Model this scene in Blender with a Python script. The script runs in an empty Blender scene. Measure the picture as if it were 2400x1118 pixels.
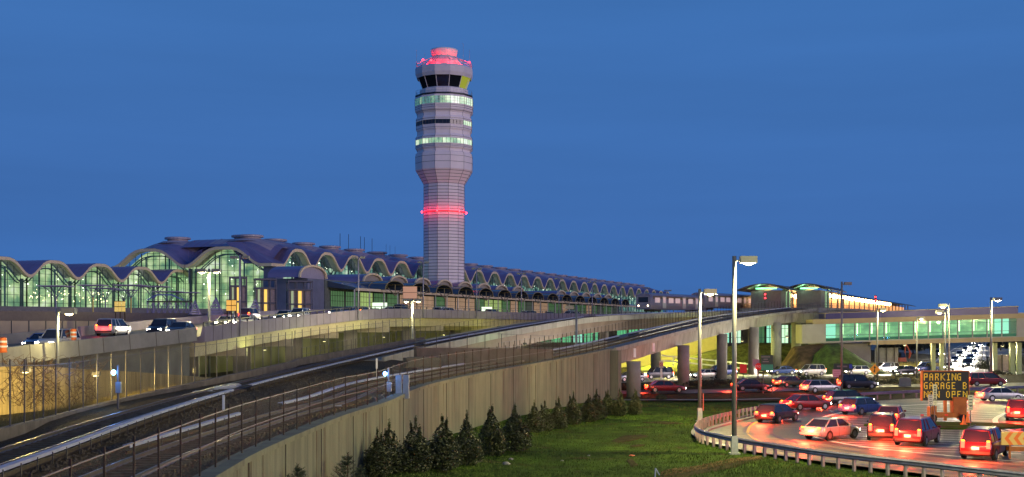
import bpy, bmesh, math, random
from mathutils import Vector
random.seed(7)
R = random.random
def U(a, b): return a + (b - a) * R()
S = bpy.context.scene
C = S.collection
# ---------------------------------------------------------------- camera
F = 2900.0; HZ = 770.0; CZ = 7.5
cam = bpy.data.cameras.new('camera'); co = bpy.data.objects.new('camera', cam); C.objects.link(co)
co.location = (0, 0, CZ); co.rotation_euler = (math.radians(90), 0, 0)
cam.sensor_width = 36; cam.lens = 36 * F / 2400; cam.shift_y = (HZ - 559) / 2400
cam.clip_end = 6000; cam.clip_start = 0.5
S.camera = co
S.render.resolution_x = 1024; S.render.resolution_y = 477
# ---------------------------------------------------------------- blue-hour sky
w = bpy.data.worlds.new('World'); S.world = w; w.use_nodes = True
nt = w.node_tree; nt.nodes.clear()
wo = nt.nodes.new('ShaderNodeOutputWorld'); bg = nt.nodes.new('ShaderNodeBackground')
tc = nt.nodes.new('ShaderNodeTexCoord'); sp = nt.nodes.new('ShaderNodeSeparateXYZ'); rp = nt.nodes.new('ShaderNodeValToRGB')
sky = nt.nodes.new('ShaderNodeTexSky'); sky.sky_type = 'NISHITA'; sky.sun_disc = False
SUN_EL, SUN_ROT = math.radians(-2.0), math.radians(115)
sky.sun_elevation = SUN_EL; sky.sun_rotation = SUN_ROT
nt.links.new(tc.outputs['Generated'], sp.inputs[0]); nt.links.new(sp.outputs['Z'], rp.inputs[0])
e = rp.color_ramp.elements
e[0].position = 0.0; e[0].color = (.052, .150, .425, 1)
e[1].position = 0.9; e[1].color = (.020, .070, .230, 1)
x = e.new(.04); x.color = (.046, .150, .432, 1)
x = e.new(.25); x.color = (.044, .156, .435, 1)
mx = nt.nodes.new('ShaderNodeMix'); mx.data_type = 'RGBA'; mx.blend_type = 'ADD'; mx.inputs[0].default_value = .03
nt.links.new(rp.outputs[0], mx.inputs[6]); nt.links.new(sky.outputs[0], mx.inputs[7])
cn = nt.nodes.new('ShaderNodeTexNoise'); cm = nt.nodes.new('ShaderNodeMapping'); cm.inputs['Scale'].default_value = (1.5, 1.5, 14); cn.inputs['Scale'].default_value = 1.3; cn.inputs['Detail'].default_value = 5
nt.links.new(tc.outputs['Generated'], cm.inputs[0]); nt.links.new(cm.outputs[0], cn.inputs['Vector'])
mr = nt.nodes.new('ShaderNodeMapRange'); mr.inputs[1].default_value = .3; mr.inputs[2].default_value = .7; mr.inputs[3].default_value = .93; mr.inputs[4].default_value = 1.06; nt.links.new(cn.outputs['Fac'], mr.inputs[0])
vm = nt.nodes.new('ShaderNodeVectorMath'); vm.operation = 'SCALE'; nt.links.new(mx.outputs[2], vm.inputs[0]); nt.links.new(mr.outputs[0], vm.inputs['Scale'])
nt.links.new(vm.outputs[0], bg.inputs[0]); bg.inputs[1].default_value = 1.0
nt.links.new(bg.outputs[0], wo.inputs[0])
# afterglow from the west, low behind the camera's right shoulder
sl = bpy.data.lights.new('afterglow', 'SUN'); sl.energy = 0.98; sl.angle = math.radians(24); sl.color = (1, .80, .86)
so = bpy.data.objects.new('afterglow', sl); C.objects.link(so)
so.rotation_euler = Vector((-.72, .62, -.09)).to_track_quat('-Z', 'Y').to_euler()
S.view_settings.view_transform = 'Standard'; S.view_settings.look = 'None'; S.view_settings.exposure = 0; S.view_settings.gamma = 1
S.cycles.max_bounces = 6; S.cycles.transparent_max_bounces = 16
S.cycles.use_denoising = True
S.cycles.sample_clamp_indirect = 4; S.cycles.caustics_reflective = False; S.cycles.caustics_refractive = False

# ---------------------------------------------------------------- pixel helpers (measurements off the photograph)
def P(px, py, Y): return Vector(((px - 1200) / F * Y, Y, CZ + (HZ - py) / F * Y))
def G(px, py, z=0.0):
    Y = (CZ - z) * F / (py - HZ); return Vector(((px - 1200) / F * Y, Y, z))
def V(x, y, z=0.0): return Vector((x, y, z))

# ---------------------------------------------------------------- materials
MATS = {}
def mat(name, col, rough=.7, metal=0.0, var=.25, scale=2.0, bump=0.0, bscale=None, emis=None, estr=0.0, stretch=None, alpha=None, spec=.5, col2=None, detail=6, coord='Object'):
    if name in MATS: return MATS[name]
    m = bpy.data.materials.new(name); m.use_nodes = True; t = m.node_tree; n = t.nodes; b = n['Principled BSDF']
    b.inputs['Roughness'].default_value = rough; b.inputs['Metallic'].default_value = metal
    b.inputs['Specular IOR Level'].default_value = spec
    c4 = (*col, 1)
    if var > 0 or col2:
        tcn = n.new('ShaderNodeTexCoord'); mp = n.new('ShaderNodeMapping'); nz = n.new('ShaderNodeTexNoise'); rr = n.new('ShaderNodeValToRGB')
        t.links.new(tcn.outputs[coord], mp.inputs[0]); t.links.new(mp.outputs[0], nz.inputs['Vector'])
        if stretch: mp.inputs['Scale'].default_value = stretch
        nz.inputs['Scale'].default_value = scale; nz.inputs['Detail'].default_value = detail; nz.inputs['Roughness'].default_value = .62
        lo = tuple(c * (1 - var) for c in col); hi = tuple(min(1, c * (1 + var)) for c in col)
        if col2: hi = col2
        rr.color_ramp.elements[0].position = .34; rr.color_ramp.elements[0].color = (*lo, 1)
        rr.color_ramp.elements[1].position = .68; rr.color_ramp.elements[1].color = (*hi, 1)
        t.links.new(nz.outputs['Fac'], rr.inputs[0]); t.links.new(rr.outputs[0], b.inputs['Base Color'])
        if bump > 0:
            bp = n.new('ShaderNodeBump'); bp.inputs['Strength'].default_value = bump; bp.inputs['Distance'].default_value = .1
            src = nz
            if bscale:
                src = n.new('ShaderNodeTexNoise'); src.inputs['Scale'].default_value = bscale; src.inputs['Detail'].default_value = 4
                t.links.new(tcn.outputs[coord], src.inputs['Vector'])
            t.links.new(src.outputs['Fac'], bp.inputs['Height']); t.links.new(bp.outputs[0], b.inputs['Normal'])
    else:
        b.inputs['Base Color'].default_value = c4
    if emis:
        b.inputs['Emission Color'].default_value = (*emis, 1); b.inputs['Emission Strength'].default_value = estr
    if alpha is not None: b.inputs['Alpha'].default_value = alpha
    MATS[name] = m
    return m

def emat(name, col, strength):
    return mat(name, tuple(min(1, c) * .5 for c in col), .4, var=0, emis=col, estr=strength)

def stained(name, base, stain, sc=.9, lo=.40, hi=.62):
    """concrete with long vertical run-off streaks, in world metres"""
    if name in MATS: return MATS[name]
    m = mat(name, base, .88, var=.12, scale=.5, bump=.15, bscale=9); t = m.node_tree; n = t.nodes; b = n['Principled BSDF']
    old = b.inputs['Base Color'].links[0].from_socket
    tcn = n.new('ShaderNodeTexCoord'); mp = n.new('ShaderNodeMapping'); mp.inputs['Scale'].default_value = (sc, sc, .045)
    nz = n.new('ShaderNodeTexNoise'); nz.inputs['Scale'].default_value = 1.6; nz.inputs['Detail'].default_value = 8; nz.inputs['Roughness'].default_value = .7
    t.links.new(tcn.outputs['Object'], mp.inputs[0]); t.links.new(mp.outputs[0], nz.inputs['Vector'])
    rr = n.new('ShaderNodeValToRGB'); rr.color_ramp.elements[0].position = lo; rr.color_ramp.elements[0].color = (.12, .12, .12, 1)
    rr.color_ramp.elements[1].position = hi; rr.color_ramp.elements[1].color = (1, 1, 1, 1)
    t.links.new(nz.outputs['Fac'], rr.inputs[0])
    mix = n.new('ShaderNodeMix'); mix.data_type = 'RGBA'; mix.inputs[6].default_value = (*stain, 1)
    t.links.new(rr.outputs[0], mix.inputs[0]); t.links.new(old, mix.inputs[7]); t.links.new(mix.outputs[2], b.inputs['Base Color'])
    return m

def chain_mat():
    m = bpy.data.materials.new('chain_link'); m.use_nodes = True; t = m.node_tree; n = t.nodes; b = n['Principled BSDF']
    b.inputs['Base Color'].default_value = (.035, .032, .03, 1); b.inputs['Metallic'].default_value = .4; b.inputs['Roughness'].default_value = .5
    tcn = n.new('ShaderNodeTexCoord'); sep = n.new('ShaderNodeSeparateXYZ'); t.links.new(tcn.outputs['UV'], sep.inputs[0])
    outs = []
    for sgn in (1, -1):
        a = n.new('ShaderNodeMath'); a.operation = 'MULTIPLY'; a.inputs[1].default_value = sgn; t.links.new(sep.outputs['Y'], a.inputs[0])
        s = n.new('ShaderNodeMath'); s.operation = 'ADD'; t.links.new(sep.outputs['X'], s.inputs[0]); t.links.new(a.outputs[0], s.inputs[1])
        k = n.new('ShaderNodeMath'); k.operation = 'MULTIPLY'; k.inputs[1].default_value = 9.0; t.links.new(s.outputs[0], k.inputs[0])
        f = n.new('ShaderNodeMath'); f.operation = 'FRACT'; t.links.new(k.outputs[0], f.inputs[0])
        l = n.new('ShaderNodeMath'); l.operation = 'LESS_THAN'; l.inputs[1].default_value = .05; t.links.new(f.outputs[0], l.inputs[0]); outs.append(l)
    mxn = n.new('ShaderNodeMath'); mxn.operation = 'MAXIMUM'; t.links.new(outs[0].outputs[0], mxn.inputs[0]); t.links.new(outs[1].outputs[0], mxn.inputs[1])
    t.links.new(mxn.outputs[0], b.inputs['Alpha'])
    return m

def glass_mat(name, tint, gloss=.12):
    if name in MATS: return MATS[name]
    m = bpy.data.materials.new(name); m.use_nodes = True; t = m.node_tree; n = t.nodes; n.clear()
    o = n.new('ShaderNodeOutputMaterial'); tr = n.new('ShaderNodeBsdfTransparent'); tr.inputs[0].default_value = (*tint, 1)
    g = n.new('ShaderNodeBsdfGlossy'); g.inputs['Roughness'].default_value = .04; g.inputs[0].default_value = (.8, .9, .9, 1)
    mxs = n.new('ShaderNodeMixShader'); mxs.inputs[0].default_value = gloss
    t.links.new(tr.outputs[0], mxs.inputs[1]); t.links.new(g.outputs[0], mxs.inputs[2]); t.links.new(mxs.outputs[0], o.inputs[0])
    MATS[name] = m; return m

def lit_hall_mat(name, stops, strength, sc=(.25, .25, .5), scale=1.0, kind='noise'):
    """brightly lit interior seen through glazing: stops = [(pos, colour)...]"""
    if name in MATS: return MATS[name]
    m = bpy.data.materials.new(name); m.use_nodes = True; t = m.node_tree; n = t.nodes; b = n['Principled BSDF']
    b.inputs['Base Color'].default_value = (.3, .4, .3, 1)
    tcn = n.new('ShaderNodeTexCoord'); mp = n.new('ShaderNodeMapping'); mp.inputs['Scale'].default_value = sc
    nz = n.new('ShaderNodeTexNoise'); nz.inputs['Scale'].default_value = scale; nz.inputs['Detail'].default_value = 3
    rr = n.new('ShaderNodeValToRGB'); el = rr.color_ramp.elements
    el[0].position, el[0].color = stops[0][0], (*stops[0][1], 1); el[1].position, el[1].color = stops[-1][0], (*stops[-1][1], 1)
    for p_, c_ in stops[1:-1]: q = el.new(p_); q.color = (*c_, 1)
    t.links.new(tcn.outputs['Object'], mp.inputs[0]); t.links.new(mp.outputs[0], nz.inputs['Vector'])
    t.links.new(nz.outputs['Fac'], rr.inputs[0]); t.links.new(rr.outputs[0], b.inputs['Emission Color'])
    b.inputs['Emission Strength'].default_value = strength
    MATS[name] = m; return m

# ---------------------------------------------------------------- mesh builder
class MB:
    def __init__(s): s.v = []; s.f = []; s.uv = None
    def add(s, vs, fs):
        o = len(s.v); s.v += [tuple(p) for p in vs]; s.f += [tuple(i + o for i in f) for f in fs]; return s
    def box(s, c, size, rz=0.0, taper=1.0):
        cx, cy, cz = c; a, b_, h = size[0] / 2, size[1] / 2, size[2] / 2; cs, sn = math.cos(rz), math.sin(rz); vs = []
        for dz, k in ((-h, 1), (h, taper)):
            for dx, dy in ((-a, -b_), (a, -b_), (a, b_), (-a, b_)):
                dx *= k; dy *= k; vs.append((cx + dx * cs - dy * sn, cy + dx * sn + dy * cs, cz + dz))
        return s.add(vs, [(3, 2, 1, 0), (4, 5, 6, 7), (0, 1, 5, 4), (1, 2, 6, 5), (2, 3, 7, 6), (3, 0, 4, 7)])
    def hexa(s, p):  # 8 corners bottom ring, top ring
        return s.add(p, [(3, 2, 1, 0), (4, 5, 6, 7), (0, 1, 5, 4), (1, 2, 6, 5), (2, 3, 7, 6), (3, 0, 4, 7)])
    def bar(s, p, q, r, n=6, r2=None, up=None):
        p = Vector(p); q = Vector(q); d = q - p
        if d.length < 1e-6: return s
        d.normalize(); a = d.orthogonal().normalized() if abs(d.z) < .999 else Vector((1, 0, 0))
        if abs(d.z) < .999: a = Vector((0, 0, 1)).cross(d).normalized()
        b_ = d.cross(a); r2 = r if r2 is None else r2; vs = []
        for c_, rr in ((p, r), (q, r2)):
            for i in range(n):
                t = 2 * math.pi * (i + .5) / n; vs.append(c_ + a * math.cos(t) * rr + b_ * math.sin(t) * rr)
        fs = [(i, (i + 1) % n, n + (i + 1) % n, n + i) for i in range(n)] + [tuple(range(n - 1, -1, -1)), tuple(range(n, 2 * n))]
        return s.add(vs, fs)
    def lathe(s, prof, n=16, c=(0, 0, 0), rot=0.0, cap=True):
        vs = []; m = len(prof)
        for r, z in prof:
            for i in range(n):
                t = rot + 2 * math.pi * i / n; vs.append((c[0] + r * math.cos(t), c[1] + r * math.sin(t), c[2] + z))
        fs = [(k * n + i, k * n + (i + 1) % n, (k + 1) * n + (i + 1) % n, (k + 1) * n + i) for k in range(m - 1) for i in range(n)]
        if cap: fs += [tuple(range(n - 1, -1, -1)), tuple(range((m - 1) * n, m * n))]
        return s.add(vs, fs)
    def sweep(s, path, prof, closed=True, caps=True):
        """prof: list of (lateral offset to the right, dz)"""
        n = len(path); m = len(prof); vs = []
        for i, p in enumerate(path):
            a = path[max(0, i - 1)]; b_ = path[min(n - 1, i + 1)]; d = Vector((b_.x - a.x, b_.y - a.y, 0)).normalized(); rt = Vector((d.y, -d.x, 0))
            for o, dz in prof: vs.append(p + rt * o + Vector((0, 0, dz)))
        k = m if closed else m - 1
        fs = [(i * m + j, i * m + (j + 1) % m, (i + 1) * m + (j + 1) % m, (i + 1) * m + j) for i in range(n - 1) for j in range(k)]
        if closed and caps: fs += [tuple(range(m - 1, -1, -1)), tuple(range((n - 1) * m, n * m))]
        return s.add(vs, fs)
    def quad(s, a, b_, c_, d): return s.add([a, b_, c_, d], [(0, 1, 2, 3)])
    def build(s, name, m, parent=None, smooth=False, loc=None, uv=False):
        me = bpy.data.meshes.new(name); me.from_pydata(s.v, [], s.f); me.materials.append(m)
        if smooth:
            me.polygons.foreach_set('use_smooth', [True] * len(me.polygons))
        if uv and s.uv:
            l = me.uv_layers.new(name='UVMap')
            for lp, (a, b_) in zip(l.data, s.uv): lp.uv = (a, b_)
        bm = bmesh.new(); bm.from_mesh(me); bmesh.ops.recalc_face_normals(bm, faces=bm.faces[:]); bm.to_mesh(me); bm.free()
        me.update(); o = bpy.data.objects.new(name, me); C.objects.link(o)
        if parent is not None: o.parent = parent
        if loc is not None: o.location = loc
        return o

def tag(o, label=None, cat=None, group=None, kind=None):
    if label: o['label'] = label
    if cat: o['category'] = cat
    if group: o['group'] = group
    if kind: o['kind'] = kind
    return o
def struct(o): o['kind'] = 'structure'; return o
def thing(name, label, cat, loc=(0, 0, 0), rz=0.0, group=None):
    o = bpy.data.objects.new(name, None); C.objects.link(o); o.location = loc; o.rotation_euler = (0, 0, rz); o.empty_display_size = .3
    return tag(o, label, cat, group)
def dup(root, loc, rz, label=None, group=None, scale=None):
    r = root.copy(); C.objects.link(r); r.location = loc; r.rotation_euler = (0, 0, rz)
    if label: r['label'] = label
    if group: r['group'] = group
    if scale: r.scale = scale
    for ch in list(root.children):
        c = ch.copy(); C.objects.link(c); c.parent = r
        for g in ch.children:
            d = g.copy(); C.objects.link(d); d.parent = c
    return r
def smooth_path(pts, step=3.0):
    out = []; n = len(pts)
    for i in range(n - 1):
        p0, p1, p2, p3 = pts[max(0, i - 1)], pts[i], pts[i + 1], pts[min(n - 1, i + 2)]
        k = max(1, int((p2 - p1).length / step))
        for j in range(k):
            t = j / k
            q = .5 * ((2 * p1) + (p2 - p0) * t + (2 * p0 - 5 * p1 + 4 * p2 - p3) * t * t + (3 * p1 - p0 - 3 * p2 + p3) * t ** 3)
            out.append(q)
    out.append(pts[-1].copy()); return out
def along(path, step, start=0.0):
    """points at equal plan distance with right-hand vector"""
    out = []; acc = start; s = 0.0
    for a, b_ in zip(path, path[1:]):
        L = (b_ - a).xy.length
        while acc <= s + L:
            t = (acc - s) / L if L else 0; p = a.lerp(b_, t); d = Vector((b_.x - a.x, b_.y - a.y, 0)).normalized()
            out.append((p, d, Vector((d.y, -d.x, 0)))); acc += step
        s += L
    return out
def offset(path, o, dz=0.0):
    out = []; n = len(path)
    for i, p in enumerate(path):
        a = path[max(0, i - 1)]; b_ = path[min(n - 1, i + 1)]; d = Vector((b_.x - a.x, b_.y - a.y, 0)).normalized()
        out.append(p + Vector((d.y, -d.x, 0)) * o + Vector((0, 0, dz)))
    return out
def cut(path, y0, y1): return [p for p in path if y0 <= p.y <= y1]
def point_lamp(p, power, col, r=.3, parent=None, spot=None):
    l = bpy.data.lights.new('lamp_light', 'SPOT' if spot else 'POINT'); l.energy = power; l.color = col; l.shadow_soft_size = r
    if spot: l.spot_size = math.radians(spot); l.spot_blend = .6
    o = bpy.data.objects.new('lamp_light', l); C.objects.link(o); o.location = p
    if parent is not None: o.parent = parent
    return o
# ================================================================ materials used all over
M = {}
M['conc'] = stained('concrete_stained', (.150, .158, .112), (.072, .072, .062), .9, .32, .56)
M['conc2'] = stained('concrete_girder', (.27, .26, .22), (.12, .10, .085), .6, .32, .52)
M['conc_plain'] = mat('concrete_plain', (.22, .215, .205), .85, var=.15, scale=.6, bump=.1, bscale=12)
M['conc_dark'] = mat('concrete_dark', (.07, .062, .06), .9, var=.3, scale=.8, bump=.1)
M['asphalt'] = mat('asphalt', (.075, .070, .062), .5, var=.50, scale=.9, bump=.25, bscale=40, stretch=(.35, 1.6, 1), detail=10)
M['asphalt_pale'] = mat('asphalt_pale', (.16, .145, .105), .6, var=.35, scale=.8, bump=.2, bscale=40, stretch=(.4, 1.5, 1), detail=10)
M['paint'] = mat('road_paint', (.72, .70, .62), .5, var=.12, scale=3)
M['paint_y'] = mat('road_paint_yellow', (.65, .42, .05), .5, var=.12, scale=3)
M['grass'] = mat('grass_ground', (.038, .078, .005), .95, spec=.08, var=.35, scale=.22, bump=.6, bscale=7, col2=(.075, .135, .010))
M['soil'] = mat('bare_soil', (.040, .032, .012), .95, spec=.08, var=.4, scale=1.2, bump=.6, bscale=8)
M['ballast'] = mat('track_ballast', (.12, .085, .048), .95, spec=.06, var=.55, scale=9, bump=.9, bscale=16)
M['earth'] = mat('dark_earth', (.05, .045, .022), .95, spec=.08, var=.4, scale=.5, bump=.3)
M['steel'] = mat('rail_steel', (.12, .10, .11), .35, metal=.7, var=.15, scale=2)
M['cover'] = mat('cover_board', (.36, .38, .50), .75, var=.15, scale=1.2)
M['rust'] = mat('rusty_steel', (.055, .035, .026), .7, metal=.5, var=.3, scale=4)
M['galv'] = mat('galvanised', (.42, .43, .45), .42, metal=.7, var=.12, scale=5)
M['galv_dark'] = mat('galvanised_dark', (.10, .095, .10), .5, metal=.6, var=.25, scale=4)
M['black'] = mat('black_metal', (.02, .02, .022), .5, var=0)
M['wood'] = mat('sleeper', (.15, .115, .075), .9, spec=.08, var=.3, scale=3)
M['lampgrey'] = mat('lamp_grey', (.19, .20, .21), .45, metal=.3, var=.08, scale=3)
M['chain'] = chain_mat()
M['lit'] = emat('lamp_glow', (1, .86, .45), 26)
M['litw'] = emat('lamp_glow_white', (1, .93, .78), 40)
M['lit_red'] = emat('lamp_glow_red', (1, .02, .03), 14)
M['lit_blue'] = emat('lamp_glow_blue', (.15, .42, 1), 30)
M['orange'] = mat('safety_orange', (.72, .16, .02), .5, var=.1)
M['white'] = mat('painted_white', (.75, .75, .72), .5, var=.06)

# ================================================================ measured paths
WALL = smooth_path([V(-7.6, 12, 3.0), V(-8.15, 24, 3.12), P(510, 1118, 35.5), P(600, 1065, 42), P(700, 1020, 49), P(810, 975, 57.5), P(905, 945, 66), P(1000, 905, 78), P(1150, 872, 95),
                    P(1300, 845, 112), P(1445, 815, 132), P(1600, 775, 161), P(1700, 752, 184), P(1800, 736, 206), P(1925, 723, 229), V(73.5, 262, 11.6), V(96, 318, 11.7), V(125, 390, 11.7)], 2.0)
RAIL = smooth_path([V(-13.6, 12, 3.55), V(-15.2, 25, 3.58), P(0, 1052, 40), P(250, 975, 54.5), P(500, 908, 75.6), P(730, 855, 105.7), P(950, 808, 137), P(1172, 768, 165), P(1335, 745, 190), P(1500, 736, 209),
                    P(1600, 733, 222), P(1700, 729, 235), V(46, 246, 11.3), V(64, 290, 11.7), V(104, 390, 11.7)], 2.0)
TLC = offset(RAIL, .76)
KERB = smooth_path([V(-15.8, 12, 3.7), V(-17.6, 25, 3.7), P(0, 1007, 46), P(122, 977, 56), P(283, 936, 67.5), P(500, 888, 84), P(680, 849, 105), P(730, 836, 113), P(1000, 790, 150)], 2.0)
HW = smooth_path([V(-37.5, 40, 4.6), P(0, 816, 85), P(230, 792, 102), P(460, 768, 120), P(700, 740, 160), P(900, 724, 200), P(1100, 728, 240), P(1300, 734, 285), P(1600, 737, 350), P(1760, 738, 400)], 3.0)

def at_y(path, Y):
    for a, b_ in zip(path, path[1:]):
        if a.y <= Y <= b_.y: return a.lerp(b_, (Y - a.y) / max(1e-6, b_.y - a.y))
    return path[-1].copy() if Y > path[-1].y else path[0].copy()

# ================================================================ ground
_r = [n for n in M['grass'].node_tree.nodes if n.type == 'VALTORGB'][0].color_ramp
_r.elements[0].position = .42; _e = _r.elements.new(.33); _e.color = (.050, .034, .012, 1); _e = _r.elements.new(.60); _e.color = (.048, .095, .007, 1)
[n for n in M['grass'].node_tree.nodes if n.type == 'TEX_NOISE' and abs(n.inputs['Scale'].default_value - .22) < .01][0].inputs['Scale'].default_value = .34
g = MB(); g.add([(-1500, -300, -.6), (2200, -300, -.6), (2200, 3500, -.6), (-1500, 3500, -.6)], [(0, 1, 2, 3)])
struct(g.build('ground', M['earth']))

def noise2(x, y):
    return math.sin(x * .31 + 1.3) * math.cos(y * .23) * .5 + math.sin(x * .77 + y * .51) * .25 + math.sin(x * 1.9 - y * 1.3) * .1
def field_z(x, y):
    wp = at_y(WALL, y)
    d = x - wp.x
    return .12 * noise2(x, y) + (.35 * math.exp(-max(0, d - 3) / 2.5) if y < 125 else 0) - .1
b = MB(); xs = [i * 1.0 for i in range(-12, 60)]; ys = [34 + j * 1.1 for j in range(0, 90)]
for j, y in enumerate(ys):
    for x in xs:
        b.v.append((x, y, field_z(x, y)))
nx = len(xs)
for j in range(len(ys) - 1):
    for i in range(nx - 1):
        xm = xs[i]; wx = at_y(WALL, ys[j]).x
        if xm < wx - 1.5 and ys[j] < 131: continue
        b.f.append((j * nx + i, j * nx + i + 1, (j + 1) * nx + i + 1, (j + 1) * nx + i))
struct(b.build('grass_field', M['grass'], smooth=True))

# blades standing on the lawn: nobody could count them
gb = MB()
random.seed(11)
LOOPX = None
def blade(mb, x, y, z, h, wd):
    a = U(0, 6.283); dx, dy = math.cos(a) * wd, math.sin(a) * wd; lx, ly = U(-.5, .5) * h, U(-.5, .5) * h
    mb.add([(x - dx, y - dy, z), (x + dx, y + dy, z), (x + lx, y + ly, z + h)], [(0, 1, 2)])

# ================================================================ track bed between the two kerbs
b = MB(); ys = [14 + i * 1.2 for i in range(0, 88)]; NC = 26
for y in ys:
    L_ = at_y(KERB, y); T = at_y(TLC, y); W_ = at_y(WALL, y)
    cols = []
    for k in range(NC):
        t = k / (NC - 1); x_ = L_.x + .1 + (W_.x - .35 - L_.x) * t
        if x_ < T.x + 1.5: z = T.z - .28
        else:
            u = (x_ - T.x - 1.5) / (W_.x - T.x - 1.5); z = (T.z - .28) * (1 - u) + (W_.z - .12) * u
            if .05 < u < .8: z += -.25 * math.sin((u - .05) / .75 * math.pi) + .10 * noise2(x_ * 2, y * 1.5)
        z += .03 * noise2(x_ * 5, y * 6)
        b.v.append((x_, y, z))
for j in range(len(ys) - 1):
    for k in range(NC - 1): b.f.append((j * NC + k, j * NC + k + 1, (j + 1) * NC + k + 1, (j + 1) * NC + k))
struct(b.build('track_ballast_ground', M['ballast'], smooth=True))
yard = MB(); pts = [p for p in KERB]
for p in pts: yard.v += [(-140, p.y, 1.9), (p.x + .2, p.y, 1.9)]
for i in range(len(pts) - 1): yard.f.append((2 * i, 2 * i + 1, 2 * i + 3, 2 * i + 2))
o_ = len(yard.v); yard.v += [(-140, 150, 1.9), (-8, 150, 1.9), (4, 260, 1.9), (-140, 260, 1.9)]; yard.f.append((o_, o_ + 1, o_ + 2, o_ + 3))
struct(yard.build('yard_ground', M['earth']))
# loose stones of the ballast
random.seed(5); b = MB()
for i in range(9000):
    y = 30 + 75 * R() ** 1.6; L_ = at_y(TLC, y); W_ = at_y(WALL, y); u = R(); x_ = L_.x + 1.4 + (W_.x - 1 - L_.x - 1.4) * u
    zb = (L_.z - .28) * (1 - u) + (W_.z - .12) * u - .25 * max(0, math.sin((u - .05) / .75 * math.pi)) * (u < .8)
    s = U(.03, .09); p = (x_, y, zb + .02 + .10 * noise2(x_ * 2, y * 1.5) * (.05 < u < .8))
    b.add([(p[0] - s, p[1], p[2]), (p[0], p[1] - s, p[2]), (p[0] + s, p[1], p[2] + s * .3), (p[0], p[1] + s, p[2]), (p[0], p[1], p[2] + s)], [(0, 1, 4), (1, 2, 4), (2, 3, 4), (3, 0, 4)])
tag(b.build('ballast_stones', mat('ballast_stone', (.13, .10, .06), .9, var=.6, scale=14)), 'loose brown stones of the ballast between the two railway tracks', 'stones', kind='stuff')

# ================================================================ the long retaining wall
wall = cut(WALL, 13, 131.8)
rw = thing('retaining_wall', 'long stained concrete retaining wall behind the row of young conifers', 'wall', (0, 0, 0))
b = MB(); b.sweep(wall, [(0, -.02), (0, -8), (-.5, -8), (-.5, -.02)]); b.build('wall', M['conc'], rw)
b = MB(); b.sweep(wall, [(.09, .10), (.09, -.10), (-.56, -.10), (-.56, .10)]); b.build('coping', M['conc'], rw)
b = MB()
for p, d, r in along(wall, 6.1, 3):
    q = p + r * .012; b.bar(q + Vector((0, 0, -.11)), q + Vector((0, 0, -7.9)), .022, 4)
b.build('joint', mat('joint_dark', (.05, .035, .03), .9, var=0), rw)
random.seed(91); b = MB(); ww = [q for q in along(wall, .5, .3)]
for i in range(34):
    p, d, r = random.choice(ww); q = p + r * .006; L = U(.8, 3.6) * (1 if R() < .7 else 1.5); w0 = U(.03, .11)
    b.add([q - d * w0 + Vector((0, 0, -.1)), q + d * w0 + Vector((0, 0, -.1)), q + d * w0 * .55 + Vector((0, 0, -.1 - L * .6)), q + d * w0 * .1 + Vector((0, 0, -.1 - L)), q - d * w0 * .5 + Vector((0, 0, -.1 - L * .7))], [(0, 1, 2, 3, 4)])
b.build('rust_streaks', mat('rust_streak', (.065, .040, .026), .9, var=.3, scale=1), rw)['kind'] = 'stuff'
# end pier of the wall
b = MB(); q = at_y(WALL, 132.3); b.box((q.x - .3, q.y + .2, q.z / 2 - .15), (1.2, 1.4, q.z - .3), -.32); b.build('end_pier', M['conc'], rw)

def bars_sweep(mb, path, r, dz, off=0.0, step=1):
    q = offset(path, off, dz)[::step]
    mb.sweep(q, [(-r, -r), (r, -r), (r, r), (-r, r)])

def fence(name, label, path, h, step, off, chain=True, rails=(1.0,), r=.03, m=None, cat='fence', lean=0.0, tops=0.0, mm=None):
    m = m or M['galv_dark']; t = thing(name, label, cat, (0, 0, 0)); q0 = path[0]
    base = offset(path, off); pts = along(base, step)
    for i, (p, d, rt) in enumerate(pts[:100]):
        k = MB(); top = p + Vector((0, 0, h + tops)) + d * U(-lean, lean) * h
        k.bar(p, top, r, 5); k.build('post', m, t)
    k = MB()
    for f_ in rails: bars_sweep(k, base, r * .42, h * f_)
    k.build('rail', mat('fence_wire', (.07, .07, .10), .5, metal=.3, var=0), t)
    if chain:
        k = MB(); k.uv = []; acc = 0
        for a, c_ in zip(base, base[1:]):
            L = (c_ - a).length; k.quad(a, c_, c_ + Vector((0, 0, h)), a + Vector((0, 0, h))); k.uv += [(acc, 0), (acc + L, 0), (acc + L, h), (acc, h)]; acc += L
        me = bpy.data.meshes.new('chain_link'); me.from_pydata(k.v, [], k.f); me.materials.append(M['chain']); l = me.uv_layers.new(name='UVMap')
        for lp, uv in zip(l.data, k.uv): lp.uv = uv
        o = bpy.data.objects.new('chain_link', me); C.objects.link(o); o.parent = t
    return t
fence('trackside_fence', 'tall chain link fence with leaning rusty posts on top of the long retaining wall', cut(WALL, 15, 131), 1.75, 2.2, -.38, rails=(.98, .5), r=.030, m=M['rust'], lean=.035, tops=.12)
fence('trackside_fence', 'chain link fence on the low concrete kerb beside the bright yellow wall', cut(KERB, 38, 148), 2.35, 2.35, 0, rails=(1.0,), r=.035, m=M['galv_dark'], tops=.25, lean=.015)
k = MB(); k.sweep(cut(KERB, 25, 149), [(-.16, .05), (.16, .05), (.16, -2.3), (-.16, -2.3)])
kb = k.build('kerb_wall', mat('kerb_concrete', (.12, .10, .09), .9, var=.35, scale=.9, bump=.2, bscale=9)); tag(kb, 'low cracked concrete kerb wall along the far edge of the railway', 'wall')

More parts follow.
